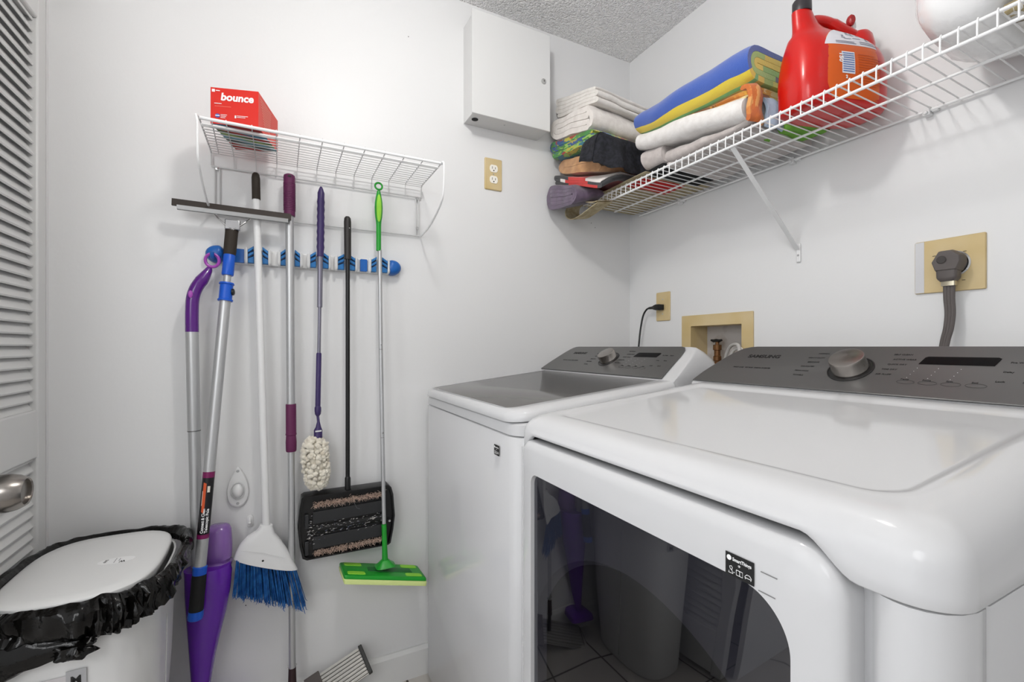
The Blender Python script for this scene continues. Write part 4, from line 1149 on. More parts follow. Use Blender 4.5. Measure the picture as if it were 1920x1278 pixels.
# ================================================================== LONG WIRE SHELF AND ITS LOAD
ls = thing('wire_shelf', 'long white ventilated wire shelf on the back wall above the washer and dryer', 'shelf', (.9, 0, 1.70))
SX0, SX1, SY, SZ = .075, 1.95, -.310, 1.7325
rl = MB()
rl.tube([(SX0, SY, SZ), (SX1, SY, SZ)], .0034, 10)
rl.tube([(SX0, SY - .002, SZ - .029), (SX1, SY - .002, SZ - .029)], .0034, 10)
rl.build('front_rail', WIREW, ls)
MB().tube([(SX0, -.012, SZ - .004), (SX1, -.012, SZ - .004)], .0034, 10).build('back_rail', WIREW, ls)
MB().tube([(SX0, -.150, SZ - .0055), (SX1, -.150, SZ - .0055)], .0032, 10).build('middle_rail', WIREW, ls)
x = SX0 + .004
while x < SX1:
    MB().tube([(x, SY - .0048, SZ - .029), (x, SY - .0046, SZ - .010), (x, SY - .0040, SZ + .001), (x, SY - .001, SZ + .0050), (x, SY + .006, SZ + .0030), (x, -.150, SZ + .0016), (x, -.010, SZ + .0010)], .00165, 6).build('deck_wire', WIREW, ls)
    x += .0254
for x in (.30, .738, 1.064, 1.50):
    c = MB().box(x - .007, x + .007, -.018, -.0005, SZ - .016, SZ + .004)
    c.lathe([(0, 0), (.0045, 0), (.0045, .006), (0, .007)], (x + .0, -.018, SZ - .010), (0, -1, 0), 10)
    c.box(x + .008, x + .020, -.012, -.0005, SZ - .010, SZ + .002)
    c.build('wall_clip', WPLAS, ls, bevel=.0015, bseg=2)
bk = MB().box(.7455, .7585, -.0062, -.0005, 1.415, 1.472)
bk.build('bracket_foot', WPLAS, ls, bevel=.003)
MB().lathe([(0, 0), (.0035, 0), (.0025, .0015), (0, .0015)], (.752, -.006, 1.436), (0, -1, 0), 12).build('screw', ALU, ls)
A, B = Vector((.757, SY + .002, SZ - .030)), Vector((.752, -.008, 1.455))
d = (B - A); nrm_ = Vector((0, -d.z, d.y)).normalized()
MB().prism([(-.007, -.0022), (.007, -.0022), (.007, -.0005), (.0055, .0022), (-.0055, .0022), (-.007, -.0005)], A, (1, 0, 0), nrm_, d).build('support_strut', WPLAS, ls)

def terry(name, col, col2=None, b=(420, .55, .0018), sheen=.35):
    return mat(name, col, .95, bump=b, sheen=sheen, var=(40, col2, 3, .35, .7) if col2 else None)

def serp(W, Hh, n, t, amp=0.0, flip=False):
    """serpentine fold: n layers of a ribbon in a W x Hh rectangle"""
    dz = Hh / n; r = dz / 2; pts = []
    for i in range(n):
        z = dz * (i + .5)
        xs = [r + t / 2 + (W - 2 * r - t) * k / 14 for k in range(15)]
        if i % 2: xs.reverse()
        pts += [(x, z) for x in xs]
        if i < n - 1:
            cx = xs[-1]; s_ = 1 if i % 2 == 0 else -1
            for k in range(1, 6):
                a = -PI / 2 + PI * k / 6
                pts.append((cx + s_ * r * math.cos(a) * 1.5, z + r + r * math.sin(a)))
    if flip: pts = [(W - a, b) for a, b in pts]
    return pts
def spiral(W, Hh, turns, t, flip=False):
    """flattened roll: outer layer wraps the inner ones"""
    pts = []; k = 0
    for j in range(turns):
        ins = j * t
        h0, h1 = t / 2 + ins, Hh - t / 2 - ins
        if h1 - h0 < t * .6: break
        r = (h1 - h0) / 2; cz = (h0 + h1) / 2
        xa, xb = ins + r + t / 2, W - ins - r - t / 2
        for q in range(13): pts.append((lerp(xb, xa, q / 12), h0))
        for q in range(1, 9):
            a = PI * q / 9; pts.append((xa - r * math.sin(a), cz - r * math.cos(a)))
        for q in range(13): pts.append((lerp(xa, xb, q / 12), h1))
        r2 = r - t / 2
        if j < turns - 1 and r2 > t * .5:
            for q in range(1, 9):
                a = PI * q / 9; pts.append((xb + r2 * math.sin(a), cz + t * 0 - t / 2 + t * .0 + r2 * math.cos(a) + t * .5 - (t / 2) * (q / 9)))
    if flip: pts = [(W - a, b) for a, b in pts]
    return pts
def ribbon(name, path, t, nv, fmap, m, amp=.003, freq=9, parent=None, loc=None, seed=0, taper=True, uvl=None, fine=0.0, ends=True):
    """thick cloth ribbon: 2D path swept across v in 0..1; fmap(a, h, v) -> world point"""
    n = len(path); P = [Vector((a, b, 0)) for a, b in path]
    left, right = [], []; ln_ = [0]
    for i in range(n):
        tg = (P[min(i + 1, n - 1)] - P[max(i - 1, 0)]); tg.normalize() if tg.length > 0 else None
        nr = Vector((-tg.y, tg.x, 0))
        e = 1.0
        left.append(P[i] + nr * t / 2 * e); right.append(P[i] - nr * t / 2 * e)
        if i: ln_.append(ln_[-1] + (P[i] - P[i - 1]).length)
    tot = ln_[-1]
    # rounded caps
    t0 = (P[0] - P[1]).normalized(); t1 = (P[-1] - P[-2]).normalized()
    loop = left + [P[-1] + t1 * t * .45] + right[::-1] + [P[0] + t0 * t * .45]
    us = [l / tot for l in ln_] + [1] + [l / tot for l in reversed(ln_)] + [0]
    mb = MB(); N = len(loop); vs = []; uvs = []
    for j in range(nv + 1):
        v = j / nv
        sh = 1.0
        for k, q in enumerate(loop):
            w_ = Vector(fmap(q.x, q.y, v))
            nz = noise.noise_vector(w_ * freq + Vector((seed, seed * 2.3, 0))) * amp + noise.noise_vector(w_ * freq * 3.1 + Vector((seed, 0, 5))) * amp * .35
            vs.append(w_ + nz); uvs.append((us[k], v + (.06 if k > n else 0)))
    fs = []
    for j in range(nv):
        for k in range(N):
            k2 = (k + 1) % N
            fs.append((j * N + k, j * N + k2, (j + 1) * N + k2, (j + 1) * N + k))
    # end faces as quads across the ribbon thickness
    for j, fl_ in ((0, 1), (nv, 0)):
        b0 = j * N
        for i in range(n - 1):
            q = (b0 + i, b0 + i + 1, b0 + N - 1 - (i + 2) , b0 + N - 1 - (i + 1))
            fs.append(q)
        fs.append((b0 + n - 1, b0 + n, b0 + n + 1))
        fs.append((b0 + N - 1, b0 + 0, b0 + N - 2))
    mb.add(vs, fs, 0, uvs)
    return mb.build(name, m, parent, loc, ang=60)

def towel(name, label, cat, box, zb, zt, style, n, m, axis='y', amp=.003, freq=9, seed=0, nv=16, flip=False, group=None, rot=0.0, droop=None, gapf=.94):
    """folded towel filling the plan rectangle box=(x0,x1,y0,y1) between bottom zb and top zt (heights at 4 corners: x0y0, x1y0, x0y1, x1y1)"""
    x0, x1, y0, y1 = box
    def bil(c, x, y):
        u = (x - x0) / (x1 - x0); v = (y - y0) / (y1 - y0)
        return lerp(lerp(c[0], c[1], u), lerp(c[2], c[3], u), v)
    Hh = sum(zt) / 4 - sum(zb) / 4
    cx, cy = (x0 + x1) / 2, (y0 + y1) / 2
    W = (x1 - x0) if axis == 'y' else (y1 - y0)
    t = Hh / n * gapf
    path = serp(W, Hh, n, t, flip=flip) if style == 'serp' else spiral(W, Hh, n // 2, Hh / n * max(gapf, .99) if gapf > .5 else Hh / n * gapf, flip=flip)
    def fm(a, h, v):
        fz = h / Hh
        if axis == 'y': x, y = x0 + a, lerp(y0, y1, v)
        else: x, y = lerp(x0, x1, v), y0 + a
        f = h / Hh
        z = lerp(bil(zb, x, y), bil(zt, x, y), f)
        z += 4 * max(0, f * (1 - f)) * min(.012, Hh * .16) * noise.noise(Vector((x * 13 + seed, y * 13, seed * 1.3)))
        # rounded ends along v: squeeze slightly
        e = min(v, 1 - v)
        if e < .08:
            s_ = 1 - .10 * (1 - e / .08) ** 2
            z = lerp(bil(zb, x, y), bil(zt, x, y), .5 + (f - .5) * s_)
        if droop and y < SY: z -= lerp(droop[0], droop[1], (x - x0) / (x1 - x0)) * ((SY - y) / .12) ** 1.5
        if rot:
            X, Y = x - cx, y - cy
            x, y = cx + X * math.cos(rot) - Y * math.sin(rot), cy + X * math.sin(rot) + Y * math.cos(rot)
        return (x, y, z)
    o = ribbon(name, path, t, nv, fm, m, amp, freq, None, (cx, cy, min(zb)), seed)
    return tag(o, label, cat, group)

LINEN = terry('off_white_linen', (226, 222, 216), (214, 208, 202), (260, .25, .001), .15)
FLUFFW = terry('off_white_terry', (228, 222, 216), (212, 204, 198))
GREYT = terry('pale_grey_terry', (196, 188, 184), (174, 165, 162))
WHITET = terry('white_terry', (228, 225, 222), (212, 207, 203))
# pile 1 (left, in the corner)
G1 = 'folded cloths in the corner pile'
towel('folded_sheet', 'off-white folded sheet topmost on the corner pile of linens', 'sheet', (.020, .290, -.405, -.05), (2.085, 2.022, 2.06, 2.00), (2.170, 2.085, 2.14, 2.06), 'serp', 5, LINEN, 'y', .005, 7, 1, group=G1)
towel('bath_towel', 'thick fluffy off-white towel second from the top of the corner pile', 'towel', (.012, .300, -.425, -.05), (1.990, 1.922, 1.97, 1.91), (2.085, 2.022, 2.06, 2.00), 'spiral', 4, FLUFFW, 'y', .008, 8, 2, group=G1)
BEACH = patch_cloth('beach_print', [(60, 120, 40), (140, 180, 80), (24, 100, 120), (176, 166, 50), (56, 130, 60), (30, 70, 130), (150, 40, 28), (120, 166, 70)], 19)
towel('beach_towel', 'multicoloured green, blue, yellow and red beach towel in the middle of the corner pile', 'towel', (.016, .310, -.428, -.05), (1.915, 1.872, 1.89, 1.855), (1.990, 1.922, 1.97, 1.91), 'serp', 3, BEACH, 'y', .005, 8, 3, group=G1)
TANC = terry('tan_terry', (196, 146, 96), (170, 120, 74))
towel('tan_towel', 'tan towel beneath the multicoloured beach towel in the corner pile', 'towel', (.030, .330, -.402, -.05), (1.855, 1.790, 1.80, 1.775), (1.915, 1.872, 1.89, 1.855), 'spiral', 2, TANC, 'y', .007, 8, 4, group=G1, gapf=.98, droop=(.0, .040))
REDB = uv_stripes('red_black_white_stripes', [(0, (30, 28, 30)), (.10, (196, 30, 22)), (.30, (30, 30, 34)), (.42, (200, 28, 20)), (.58, (232, 226, 220)), (.62, (34, 33, 36)), (.78, (204, 36, 26)), (.9, (228, 222, 216))])
towel('striped_towel', 'red, black and white towel sandwiched between the tan and the purple towels', 'towel', (.022, .325, -.415, -.05), (1.814, 1.757, 1.765, 1.752), (1.855, 1.790, 1.80, 1.775), 'serp', 3, REDB, 'y', .005, 9, 5, group=G1, droop=(.0, .062))
PURT = terry('plum_terry', (98, 78, 104), (70, 54, 78), (500, .7, .002))
towel('plum_towel', 'dusty purple rolled towel near the bottom of the corner pile, overhanging the shelf edge', 'towel', (.008, .225, -.445, -.318), (1.702, 1.682, 1.735, 1.722), (1.815, 1.752, 1.80, 1.755), 'spiral', 6, PURT, 'y', .006, 10, 6, nv=10, group=G1)
BURL = mat('beige_burlap', (190, 178, 148), .95, bump=(600, .8, .002), var=(50, (158, 142, 108), 4, .35, .65))
# burlap mat: two layers, hanging in an open loop over the left end
bm_ = ribbon('burlap_mat', [(a * .36, .003 * math.sin(a * 9)) for a in [k / 20 for k in range(21)]], .004, 12,
             lambda a, h, v: (.040 + a * 1.12, lerp(-.325, -.012, v), 1.7415 + h * (0 if v > .95 else 1) * .3), BURL, .0015, 10, None, (.25, -.2, 1.73), 8)
tag(bm_, 'beige burlap mat lowest in the corner pile, sticking out in an open loop', 'mat', G1)
lpth = smoothpath([(.26, 1.686, 0), (.22, 1.692, 0), (.16, 1.714, 0), (.105, 1.726, 0), (.068, 1.716, 0), (.054, 1.697, 0), (.066, 1.674, 0), (.105, 1.659, 0), (.16, 1.662, 0), (.215, 1.672, 0), (.262, 1.680, 0)], 4)
ribbon('folded_end', [(p.x, p.y) for p in lpth], .0035, 8, lambda a, h, v: (a, lerp(-.385, -.318, v), h + .012 * v), BURL, .0015, 12, bm_, None, 3)
towel('red_cloth', 'bright red folded cloth lying on the wires right of the beige burlap', 'cloth', (.30, .405, -.292, -.10), (1.7385,) * 4, (1.758,) * 4, 'serp', 2, mat('bright_red_cloth', (190, 22, 20), .85, bump=(300, .4, .002)), 'y', .003, 10, 9)
# dark denim-like cloth draped over the front right of pile 1
DENIM = mat('charcoal_denim', (20, 21, 26), .9, bump=(700, .6, .0015), var=(90, (36, 37, 45), 4, .4, .62))
dp_path = [(-.030, .004), (-.015, .006), (-.004, .004), (.006, -.006), (.010, -.022), (.011, -.045), (.012, -.07), (.013, -.095), (.013, -.112)]
def dmap(a, h, v):
    # plan line: along the front, round the corner, then along the right-hand side of the pile
    s_ = v * .36
    if s_ < .075: p = Vector((.262 + s_, -.428, 0)); n_ = Vector((0, -1, 0))
    elif s_ < .115:
        t = (s_ - .075) / .040; ang = -PI / 2 + t * PI / 2
        p = Vector((.322, -.413, 0)) + Vector((math.cos(ang), math.sin(ang), 0)) * .015; n_ = Vector((math.cos(ang), math.sin(ang), 0))
    else: p = Vector((.337, -.413 + (s_ - .115), 0)); n_ = Vector((1, 0, 0))
    hang = max(0, -h)
    wav = (.010 * math.sin(v * 17) + .006 * math.sin(v * 31 + 1)) * min(1, hang / .05)
    q = p + n_ * (a + .004 + wav + hang * .10)
    zt_ = 1.893 - .020 * v
    z = zt_ + (h if h > 0 else h * (.72 + .30 * min(1, v / .35)))
    return (q.x, q.y, z)
o_ = ribbon('draped_cloth', dp_path, .006, 40, dmap, DENIM, .004, 12, None, (.30, -.40, 1.80), 12)
tag(o_, 'charcoal denim cloth draped over the front of the corner pile', 'cloth', G1)
towel('black_cloth', 'black folded cloth lying on the wires beneath the two piles', 'cloth', (.41, .50, -.300, -.06), (1.7385,) * 4, (1.756,) * 4, 'serp', 2, mat('black_cloth', (20, 20, 21), .9, bump=(300, .4, .002)), 'y', .003, 10, 13)

# pile 2
G2 = 'folded towels in the second pile'
towel('grey_towel', 'pale grey terry towel lowest in the second pile on the long shelf', 'towel', (.505, .815, -.300, -.04), (1.738, 1.738, 1.738, 1.738), (1.800, 1.760, 1.805, 1.765), 'serp', 3, GREYT, 'x', .010, 9, 21, nv=22, group=G2)
towel('grey_hand_towel', 'small pale grey towel bunched at the left end of the second pile', 'towel', (.412, .503, -.318, -.06), (1.758, 1.758, 1.757, 1.757), (1.828, 1.815, 1.82, 1.81), 'spiral', 4, GREYT, 'x', .009, 11, 22, nv=10, group=G2)
towel('white_towel', 'thick white terry towel under the blue striped towel in the second pile', 'towel', (.405, .808, -.335, -.03), (1.822, 1.755, 1.825, 1.765), (1.886, 1.812, 1.882, 1.82), 'spiral', 4, WHITET, 'x', .011, 6, 23, nv=26, group=G2, gapf=.98)
YEL = patch_cloth('orange_print', [(214, 160, 60), (222, 190, 110), (196, 120, 40), (226, 206, 150), (206, 140, 56), (150, 100, 60)], 7, seed=3)
towel('orange_print_cloth', 'orange and yellow printed cloth between the white towel and the blue striped towel', 'cloth', (.56, .815, -.300, -.04), (1.866, 1.812, 1.868, 1.82), (1.872, 1.848, 1.872, 1.85), 'serp', 2, YEL, 'x', .003, 10, 24, nv=18, group=G2)
BSTR = uv_stripes('blue_beach_stripes', [(0, (120, 176, 70)), (.05, (206, 196, 60)), (.085, (150, 184, 70)), (.108, (214, 192, 36)), (.124, (96, 176, 96)), (.132, (224, 198, 34)), (.145, (26, 74, 164)), (.33, (26, 74, 164)), (.355, (60, 40, 80)), (.41, (180, 170, 140)), (.43, (70, 48, 96)), (.47, (150, 190, 90)), (.58, (212, 196, 44)), (.70, (130, 184, 80)), (.84, (216, 198, 40)), (.95, (96, 180, 96))], sheen=.5)
towel('striped_beach_towel', 'rolled blue beach towel with yellow and green stripes topmost on the second pile', 'towel', (.400, .822, -.338, -.05), (1.884, 1.848, 1.884, 1.85), (1.958, 1.950, 1.958, 1.952), 'spiral', 6, BSTR, 'x', .004, 7, 25, nv=30, group=G2)
# cloths hanging down at the right end of pile 2
def dangle(name, label, m, x0, w_, yc, zt_, zb_, seed, th=.010, lean=0.0, dy=.07):
    pth = [(-.022, .004), (-.014, .004), (-.006, .002), (0, -.006)] + [(.003 + .0015 * math.sin(k * 1.3), -.006 - (zt_ - zb_) * (k + 1) / 9) for k in range(8)]
    def fm_(a, h, v):
        s_ = v - .5
        return (x0 + a + .004 * math.cos(s_ * 6) + lean * h, yc + s_ * dy * (1 + .12 * math.sin(h * 40)) - .10 * h * s_, zt_ + h)
    o = ribbon(name, pth, th, 10, fm_, m, .004, 12, None, (x0, yc, zb_), seed)
    return tag(o, label, 'cloth', None)
dangle('orange_cloth', 'orange printed cloth end hanging down at the right side of the white towel', patch_cloth('orange_print_dark', [(200, 116, 42), (190, 100, 36), (196, 120, 52), (206, 146, 80), (180, 92, 34)], 5, seed=5), .818, .07, -.300, 1.838, 1.742, 31, .012, dy=.042)
dangle('blue_cloth', 'pale blue cloth hanging down between the orange cloth and the green cloth', mat('pale_blue_cloth', (176, 196, 216), .85, bump=(200, .4, .002)), .826, .07, -.235, 1.812, 1.741, 32, .008, dy=.065)
towel('green_cloth', 'apple green folded cloth standing against the red detergent jug', 'cloth', (.812, .850, -.200, -.08), (1.738,) * 4, (1.895, 1.89, 1.89, 1.89), 'spiral', 2, mat('apple_green_cloth', (112, 168, 62), .85, bump=(220, .5, .002)), 'y', .004, 10, 33, gapf=.20)

# ---------------- detergent jug
jg = thing('detergent_jug', 'large red plastic detergent jug with orange and white label on the long shelf', 'jug', (.932, -.168, 1.7355))
JX0, JX1, JZ = .858, 1.006, 1.7360
jcx = (JX0 + JX1) / 2
jg.rotation_euler = (0, 0, -.30)
def jring(z, y0, y1, hw, ex=2.8, n=48, cx=None):
    out = []
    for i in range(n):
        t = 2 * PI * i / n; c, s_ = math.cos(t), math.sin(t)
        hw_ = hw * .97
        out.append(((cx or jcx) + hw_ * math.copysign(abs(c) ** (2 / ex), c), (y0 + y1) / 2 + (y1 - y0) / 2 * (1.10 if ex > 2.4 else 1) * math.copysign(abs(s_) ** (2 / ex), s_), z))
    return out
JR = [(.000, -.262, -.075, .052, 3), (.004, -.274, -.062, .063, 3.4), (.015, -.280, -.056, .067, 3.6), (.080, -.282, -.055, .068, 3.6), (.110, -.281, -.056, .067, 3.4), (.135, -.279, -.058, .064, 3.2), (.155, -.277, -.064, .059, 3),
      (.172, -.276, -.078, .051, 2.7), (.185, -.275, -.105, .042, 2.5), (.196, -.275, -.145, .033, 2.3), (.206, -.275, -.185, .026, 2.1), (.218, -.276, -.206, .0225, 2), (.235, -.277, -.220, .0205, 2), (.252, -.278, -.228, .0185, 2)]
MB().loft([jring(JZ + z, a, b_, hw, ex) for z, a, b_, hw, ex in JR]).build('body', RED, jg, ang=60)
MB().lathe([(0, 0), (.021, 0), (.0215, .003), (.021, .028), (.019, .031), (0, .031)], (jcx, -.253, JZ + .251), (0, 0, 1), 32).build('cap', mat('charcoal_cap', (48, 44, 48), .4), jg)
hdl = [(jcx, -.235, JZ + .225), (jcx, -.215, JZ + .238), (jcx, -.180, JZ + .238), (jcx, -.140, JZ + .224), (jcx, -.100, JZ + .208), (jcx, -.080, JZ + .18)]
MB().tube(smoothpath(hdl, 5), [.0125] * 12 + [.0145] * 14, 14).build('handle', RED, jg)
MB().loft([[(jcx + .026 * q * math.cos(t), -.085 + .028 * q * math.sin(t), JZ + z) for t in [2 * PI * k / 28 for k in range(28)]] for z, q in ((.145, 1.25), (.185, 1.2), (.210, 1.0), (.220, .75), (.223, .2))]).build('shoulder_hump', RED, jg)
MB().loft([[(jcx + .004 + x, -.118 + .009 * q * math.cos(t), JZ + .246 + .014 * q * math.sin(t)) for t in [2 * PI * k / 20 for k in range(20)]] for x, q in ((-.004, .8), (0, 1), (.006, 1), (.010, .7))]).build('red_tab', mat('dark_red_plastic', (160, 24, 26), .35), jg)
MB().loft([[(jcx - .004 + x, -.106 + .010 * q * math.cos(t + .6), JZ + .248 + .019 * q * math.sin(t)) for t in [2 * PI * k / 20 for k in range(20)]] for x, q in ((-.004, .8), (0, 1), (.006, .9))]).build('white_tab', WPLAS, jg)
MB().tube([(jcx, -.108, JZ + .206), (jcx, -.110, JZ + .225), (jcx, -.114, JZ + .240)], .0035, 8).build('tab_stem', WPLAS, jg)
# label: an oval panel following the +x flank
def jx(y, z):
    """flank of the jug at (y, height)"""
    for i in range(len(JR) - 1):
        if JR[i][0] <= z <= JR[i + 1][0]:
            f = (z - JR[i][0]) / (JR[i + 1][0] - JR[i][0]); break
    else: f = 0; i = 0
    r = [lerp(JR[i][k], JR[i + 1][k], f) for k in range(5)]
    u = abs((y - (r[1] + r[2]) / 2) / ((r[2] - r[1]) / 2)); u = min(u, .98)
    return jcx + r[3] * .97 * (1 - u ** r[4]) ** (1 / r[4])
lc_y, lc_z, la, lb = -.160, .100, .090, .104
def lshape(y, z):
    hw = la * (1 if z < lc_z else math.sqrt(max(0, 1 - ((z - lc_z) / lb) ** 2.3)))
    return abs(y - lc_y) < hw
def labelpatch(name, z0, z1, m, inset=0.0, off=.0012, ny=26, nzz=24):
    mb = MB(); rows = []
    for j in range(nzz + 1):
        z = lerp(z0, z1, j / nzz)
        if z <= lc_z: hw = la * (1 - .28 * max(0, (lc_z - z) / .1) ** 1.5)
        else: hw = la * max(0.0, 1 - ((z - lc_z) / lb) ** 2.2) ** .5
        hw = max(hw - inset, .0005)
        rows.append([(jx(lc_y + hw * (2 * i / ny - 1), z) + off, lc_y + hw * (2 * i / ny - 1), JZ + z) for i in range(ny + 1)])
    mb.loft(rows, cap0=False, cap1=False, closed=False)
    return mb.build(name, m, jg, ang=80)
lw_ = labelpatch('label', .012, .200, mat('label_orange_deep', (212, 92, 20), .35))
def sub(name, y0, y1, z0, z1, m, off=.0018, par=None):
    mb = MB(); n_ = 10
    mb.loft([[(jx(lerp(y0, y1, i / n_), z) + off, lerp(y0, y1, i / n_), JZ + z) for i in range(n_ + 1)] for z in (z0, lerp(z0, z1, .33), lerp(z0, z1, .66), z1)], cap0=False, cap1=False, closed=False)
    return mb.build(name, m, par or lw_, smooth=False)
wl_ = MB(); rows = []
for j in range(17):
    z = lerp(.142, .1985, j / 16)
    hw = la * max(0.0, 1 - ((z - lc_z) / lb) ** 2.2) ** .5 - .0015
    rows.append([(jx(lc_y + hw * (2 * i / 24 - 1), z) + .0016, lc_y + hw * (2 * i / 24 - 1), JZ + z - .016 * (2 * i / 24 - 1) * (1 - j / 16) * 0) for i in range(25)])
wl_.loft(rows, cap0=False, cap1=False, closed=False)
wtop_ = wl_.build('label_top', mat('label_cool_white', (222, 222, 228), .4), jg, ang=80)
GB = mat('label_slate', (120, 122, 140), .5)
for i, (ya, z_, l_) in enumerate(((-.215, .150, .05), (-.215, .146, .055), (-.150, .148, .055), (-.150, .153, .045), (-.19, .160, .02), (-.165, .163, .022))):
    sub('label_print', ya, ya + l_, z_, z_ + .0016, GB, .0022, wtop_)
for i, (yy_, zz_) in enumerate(((-.196, .172), (-.178, .184), (-.168, .181), (-.150, .183), (-.128, .170))):
    sub('label_icon', yy_, yy_ + .010, zz_ - .009, zz_ - .007, GB, .0022, wtop_); sub('label_icon', yy_ + .002, yy_ + .008, zz_ - .004, zz_, GB, .0022, wtop_)
sub('label_icon', -.128, -.112, .176, .183, mat('label_pink', (190, 60, 70), .5), .0022, wtop_)
sub('barcode', -.205, -.170, .070, .123, mat('barcode_white', (226, 230, 240), .4), .0020)
for k in range(9): sub('barcode_bar', -.203, -.172, .074 + k * .0054, .074 + k * .0054 + .0024, mat('barcode_blue', (90, 120, 176), .4), .0024)
text('150', .0150, (jx(-.212, .1) + .0028, -.2125, JZ + .118), (0, 0, -1), (0, 1, 0), WINK, lw_, 'label_lettering', .0002, .0006)
text('2', .0100, (jx(-.19, .06) + .0028, -.196, JZ + .058), (0, 1, 0), (0, 0, 1), WINK, lw_, 'label_lettering', .0002, .0006)
for k in range(13):
    sub('label_text_line', -.160, -.160 + (.074 if k % 4 else .05), .118 - k * .0062, .1192 - k * .0062, mat('label_dark_orange', (176, 66, 18), .4), .0022)

# ---------------- package at the right end
PKG = mat('clear_white_film', (244, 244, 244), .16, bump=(26, .5, .006, 4), coat=.5)
pk = MB(); rg = []
X0, X1 = 1.135, 1.80
for i in range(36):
    u = i / 35; x = lerp(X0, X1, u)
    e = min(u, 1 - u) * 7; s_ = min(1, e) ; s_ = .45 + .55 * math.sqrt(1 - (1 - s_) ** 2)
    row = []
    for k in range(40):
        t = 2 * PI * k / 40; c, q = math.cos(t), math.sin(t)
        y = -.172 + .160 * s_ * math.copysign(abs(c) ** .55, c); z = 1.740 + .165 + .165 * (s_ * .85 + .15) * math.copysign(abs(q) ** .55, q)
        w_ = Vector((x, y, z)); w_ += noise.noise_vector(w_ * 11) * .006 + noise.noise_vector(w_ * 34) * .0025
        w_.z = max(w_.z, 1.738 if w_.x < 1.262 else 1.7635)
        row.append(w_)
    rg.append(row)
o_ = pk.loft(rg).build('paper_roll_package', PKG, None, (1.5, -.172, 1.738), ang=60)
tag(o_, 'bulging white plastic-wrapped package at the right end of the long shelf', 'package')
FLP = patch_cloth('gold_white_print', [(222, 220, 214), (214, 212, 208), (176, 160, 120), (226, 224, 220), (120, 108, 84), (230, 228, 224)], 16, seed=9)
towel('patterned_pack', 'flat white and gold patterned packet lying on the wires under the plastic package', 'packet', (1.270, 1.78, -.285, -.03), (1.738,) * 4, (1.760,) * 4, 'serp', 2, FLP, 'x', .001, 5, 41)

# ================================================================== TRASH CAN
tc_ = thing('trash_can', 'white plastic trash can with flat white lid beside the louvered door', 'trash can', (.245, -1.79, 0))
def se(cx, cy, a, b, z, n=44, ex=3.2, rot=0.0):
    out = []
    for i in range(n):
        t = 2 * PI * i / n
        c, s_ = math.cos(t), math.sin(t)
        x = a * math.copysign(abs(c) ** (2 / ex), c); y = b * math.copysign(abs(s_) ** (2 / ex), s_)
        out.append((cx + x * math.cos(rot) - y * math.sin(rot), cy + x * math.sin(rot) + y * math.cos(rot), z))
    return out
CX, CY = .243, -1.782
CANW = mat('can_white', (224, 224, 223), .32)
MB().loft([se(CX, CY, .140, .100, .0), se(CX, CY, .150, .108, .012), se(CX, CY, .178, .132, .40), se(CX, CY, .190, .140, .645), se(CX, CY, .186, .136, .645), se(CX, CY, .17, .12, .40)], cap1=False).build('body', CANW, tc_, ang=50)
MB().tube([(p[0], p[1], p[2]) for p in ((CX + .035, CY + .1315, .05), (CX + .06, CY + .140, .35), (CX + .062, CY + .1445, .55))], .0015, 6).build('seam', mat('can_seam', (190, 190, 190), .4), tc_)
lid = MB().loft([se(CX, CY, .172, .124, .640), se(CX, CY, .176, .128, .648), se(CX, CY, .180, .132, .664), se(CX, CY, .179, .131, .668), se(CX, CY, .174, .126, .6705), se(CX, CY, .150, .104, .6712)]).build('lid', CANW, tc_, ang=50)
MB().loft([[(.255 + .017 * math.cos(t), -1.740 + .034 * math.sin(t), z) for t in [2 * PI * k / 28 for k in range(28)]] for z in (.6710, .6717)]).build('lid_label', mat('label_white', (238, 238, 238), .4), tc_)
text('W', .013, (.262, -1.722, .6719), (0, -1, 0), (1, 0, 0), INK, tc_, 'label_lettering', .0001, .0006, sx=.75)
mk = MB()
mk.box(.243, .268, -1.7425, -1.7415, .6717, .6720).box(.247, .262, -1.7350, -1.7338, .6717, .6720)
mk.build('label_rules', GINK, tc_, smooth=False)
text('Bojo', .0090, (.244, -1.762, .6719), (1, 0, 0), (0, 1, 0), GINK, tc_, 'label_lettering', .0001, .0002)
# label on the front of the can
def onfront(y, z): return CX + .178 + (z - .40) / .245 * .012 - .0015
st = MB()
yy = [-1.822, -1.730]
st.prism([(0, 0), (.030, 0), (.030, .033), (0, .033)], (.4278, -1.772, .505), (0, 1, 0), (.05, 0, 1), (.0006, 0, 0))
fl = st.build('front_label', mat('label_grey', (176, 176, 178), .4), tc_, smooth=False)
text('M', .022, (.4292, -1.766, .511), (0, 1, 0), (.05, 0, 1), INK, fl, 'label_lettering', .0002, .0005)
MB().prism([(0, 0), (.074, 0), (.074, .022), (0, .022)], (.4274, -1.846, .508), (0, 1, 0), (.05, 0, 1), (.0004, 0, 0)).build('front_strip', mat('label_strip', (206, 202, 203), .5), tc_, smooth=False)
MB().prism([(0, 0), (.026, 0), (.026, .0215), (0, .0215)], (.4281, -1.848, .508), (0, 1, 0), (.05, 0, 1), (.0004, 0, 0)).build('front_strip_end', mat('label_mauve', (132, 108, 114), .5), tc_, smooth=False)

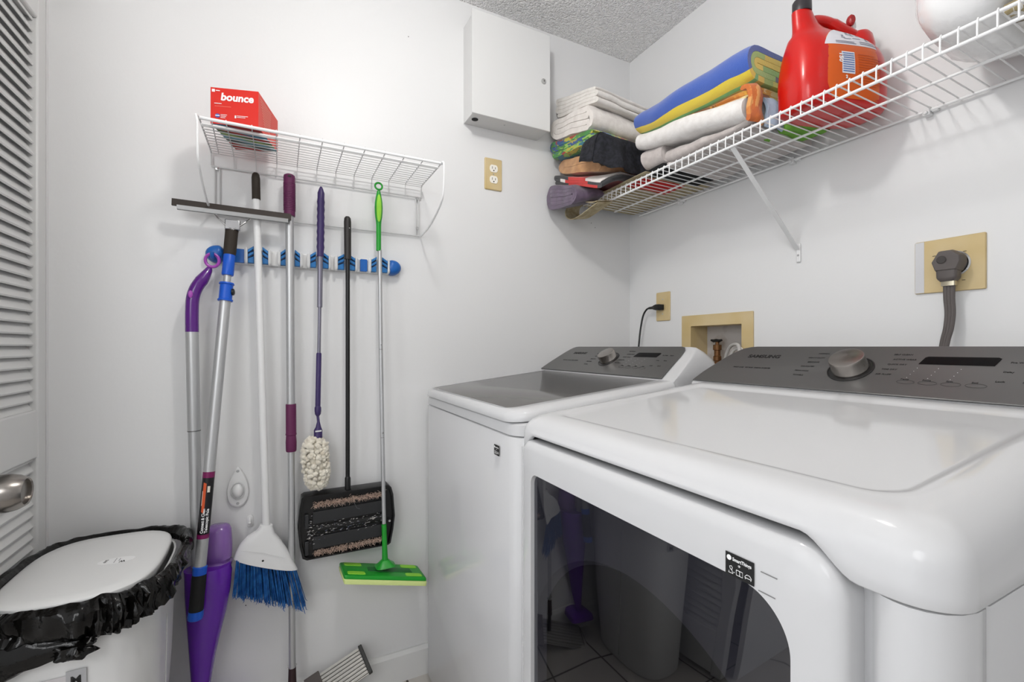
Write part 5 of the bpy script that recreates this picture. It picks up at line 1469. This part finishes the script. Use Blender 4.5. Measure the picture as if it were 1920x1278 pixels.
BAG = mat('black_bin_bag', (9, 8, 7), .14, bump=(55, .45, .004, 4), ior=1.36)
bg = thing('trash_bag', 'shiny black bin liner folded over the white trash can rim, knotted in front', 'trash bag', (.245, -1.79, .60))
n = 300; rings = []
prof = [(-.010, .640), (-.004, .655), (.002, .668), (.008, .674), (.014, .668), (.018, .650), (.020, .625), (.018, .600), (.014, .582), (.008, .580), (.004, .590), (.003, .62)]
for k in range(n):
    t = 2 * PI * k / n
    c, s_ = math.cos(t), math.sin(t); ex = 3.2
    dx = math.copysign(abs(c) ** (2 / ex), c); dy = math.copysign(abs(s_) ** (2 / ex), s_)
    nv = Vector((dx / .19, dy / .14, 0)).normalized()
    # deeper and more crumpled on the camera side (+x), shallow at the back
    front = max(0.0, c) ** .8
    gap = .016 * max(0, math.sin(t - .2)) ** 3
    ring = []
    for j, (o_, z) in enumerate(prof):
        depth = .30 + .46 * front + .15 * max(0, s_)
        zz = .672 - (.672 - z) * depth
        q = Vector((c * 3.1, s_ * 3.1, z * 14))
        wr = noise.noise(q * 2.2) * .45 + noise.noise(q * 6.1) * .45 + abs(noise.noise(q * 13)) * .5
        wr2 = abs(noise.noise(Vector((c * 9, s_ * 9, z * 26 + c * 4))))
        amt = (.008 + .020 * front) * (1 if 3 < j < 10 else .25)
        off = o_ * (.5 + .5 * depth) + gap + amt * (wr + wr2 * .9)
        a_, b_ = .1915 + off, .1415 + off
        ring.append((CX + dx * a_, CY + dy * b_, zz + (.004 + .010 * front) * noise.noise(Vector((c * 5, s_ * 5, j * .3))) * (0 if j < 3 else 1)))
    rings.append(ring)
MB().loft(rings, cap0=False, cap1=False, closed=True, wrap=True).build('rim_fold', BAG, bg, ang=55)
# knot
kn = MB(); nu, nv_ = 26, 20; rg = []
for i in range(nu + 1):
    ph = PI * i / nu; row = []
    for j in range(nv_):
        th = 2 * PI * j / nv_
        d = Vector((math.sin(ph) * math.cos(th), math.cos(ph), math.sin(ph) * math.sin(th)))
        r = 1 + .55 * noise.noise(d * 2.6 + Vector((3, 1, 7))) + .28 * abs(noise.noise(d * 7))
        row.append((.452 + d.x * .018 * r, -1.752 + d.y * .028 * r, (.590 + d.z * .015 * r)))
    rg.append(row)
kn.loft(rg).build('knot', BAG, bg, ang=60)
# tail pulled to the left
tl = MB(); rg = []
for i in range(30):
    u = i / 29
    row = []
    for j in range(22):
        th = 2 * PI * j / 22
        wv = 1 + .30 * noise.noise(Vector((u * 3, math.cos(th) * 2.5, math.sin(th) * 2.5)))
        row.append((.452 - .012 * u + math.cos(th) * (.008 + .008 * u) * wv, -1.752 - .135 * u, lerp(.597, .602, u) + math.sin(th) * (.010 + .034 * u) * wv - .012 * u))
    rg.append(row)
tl.loft(rg).build('tail', BAG, bg, ang=60)
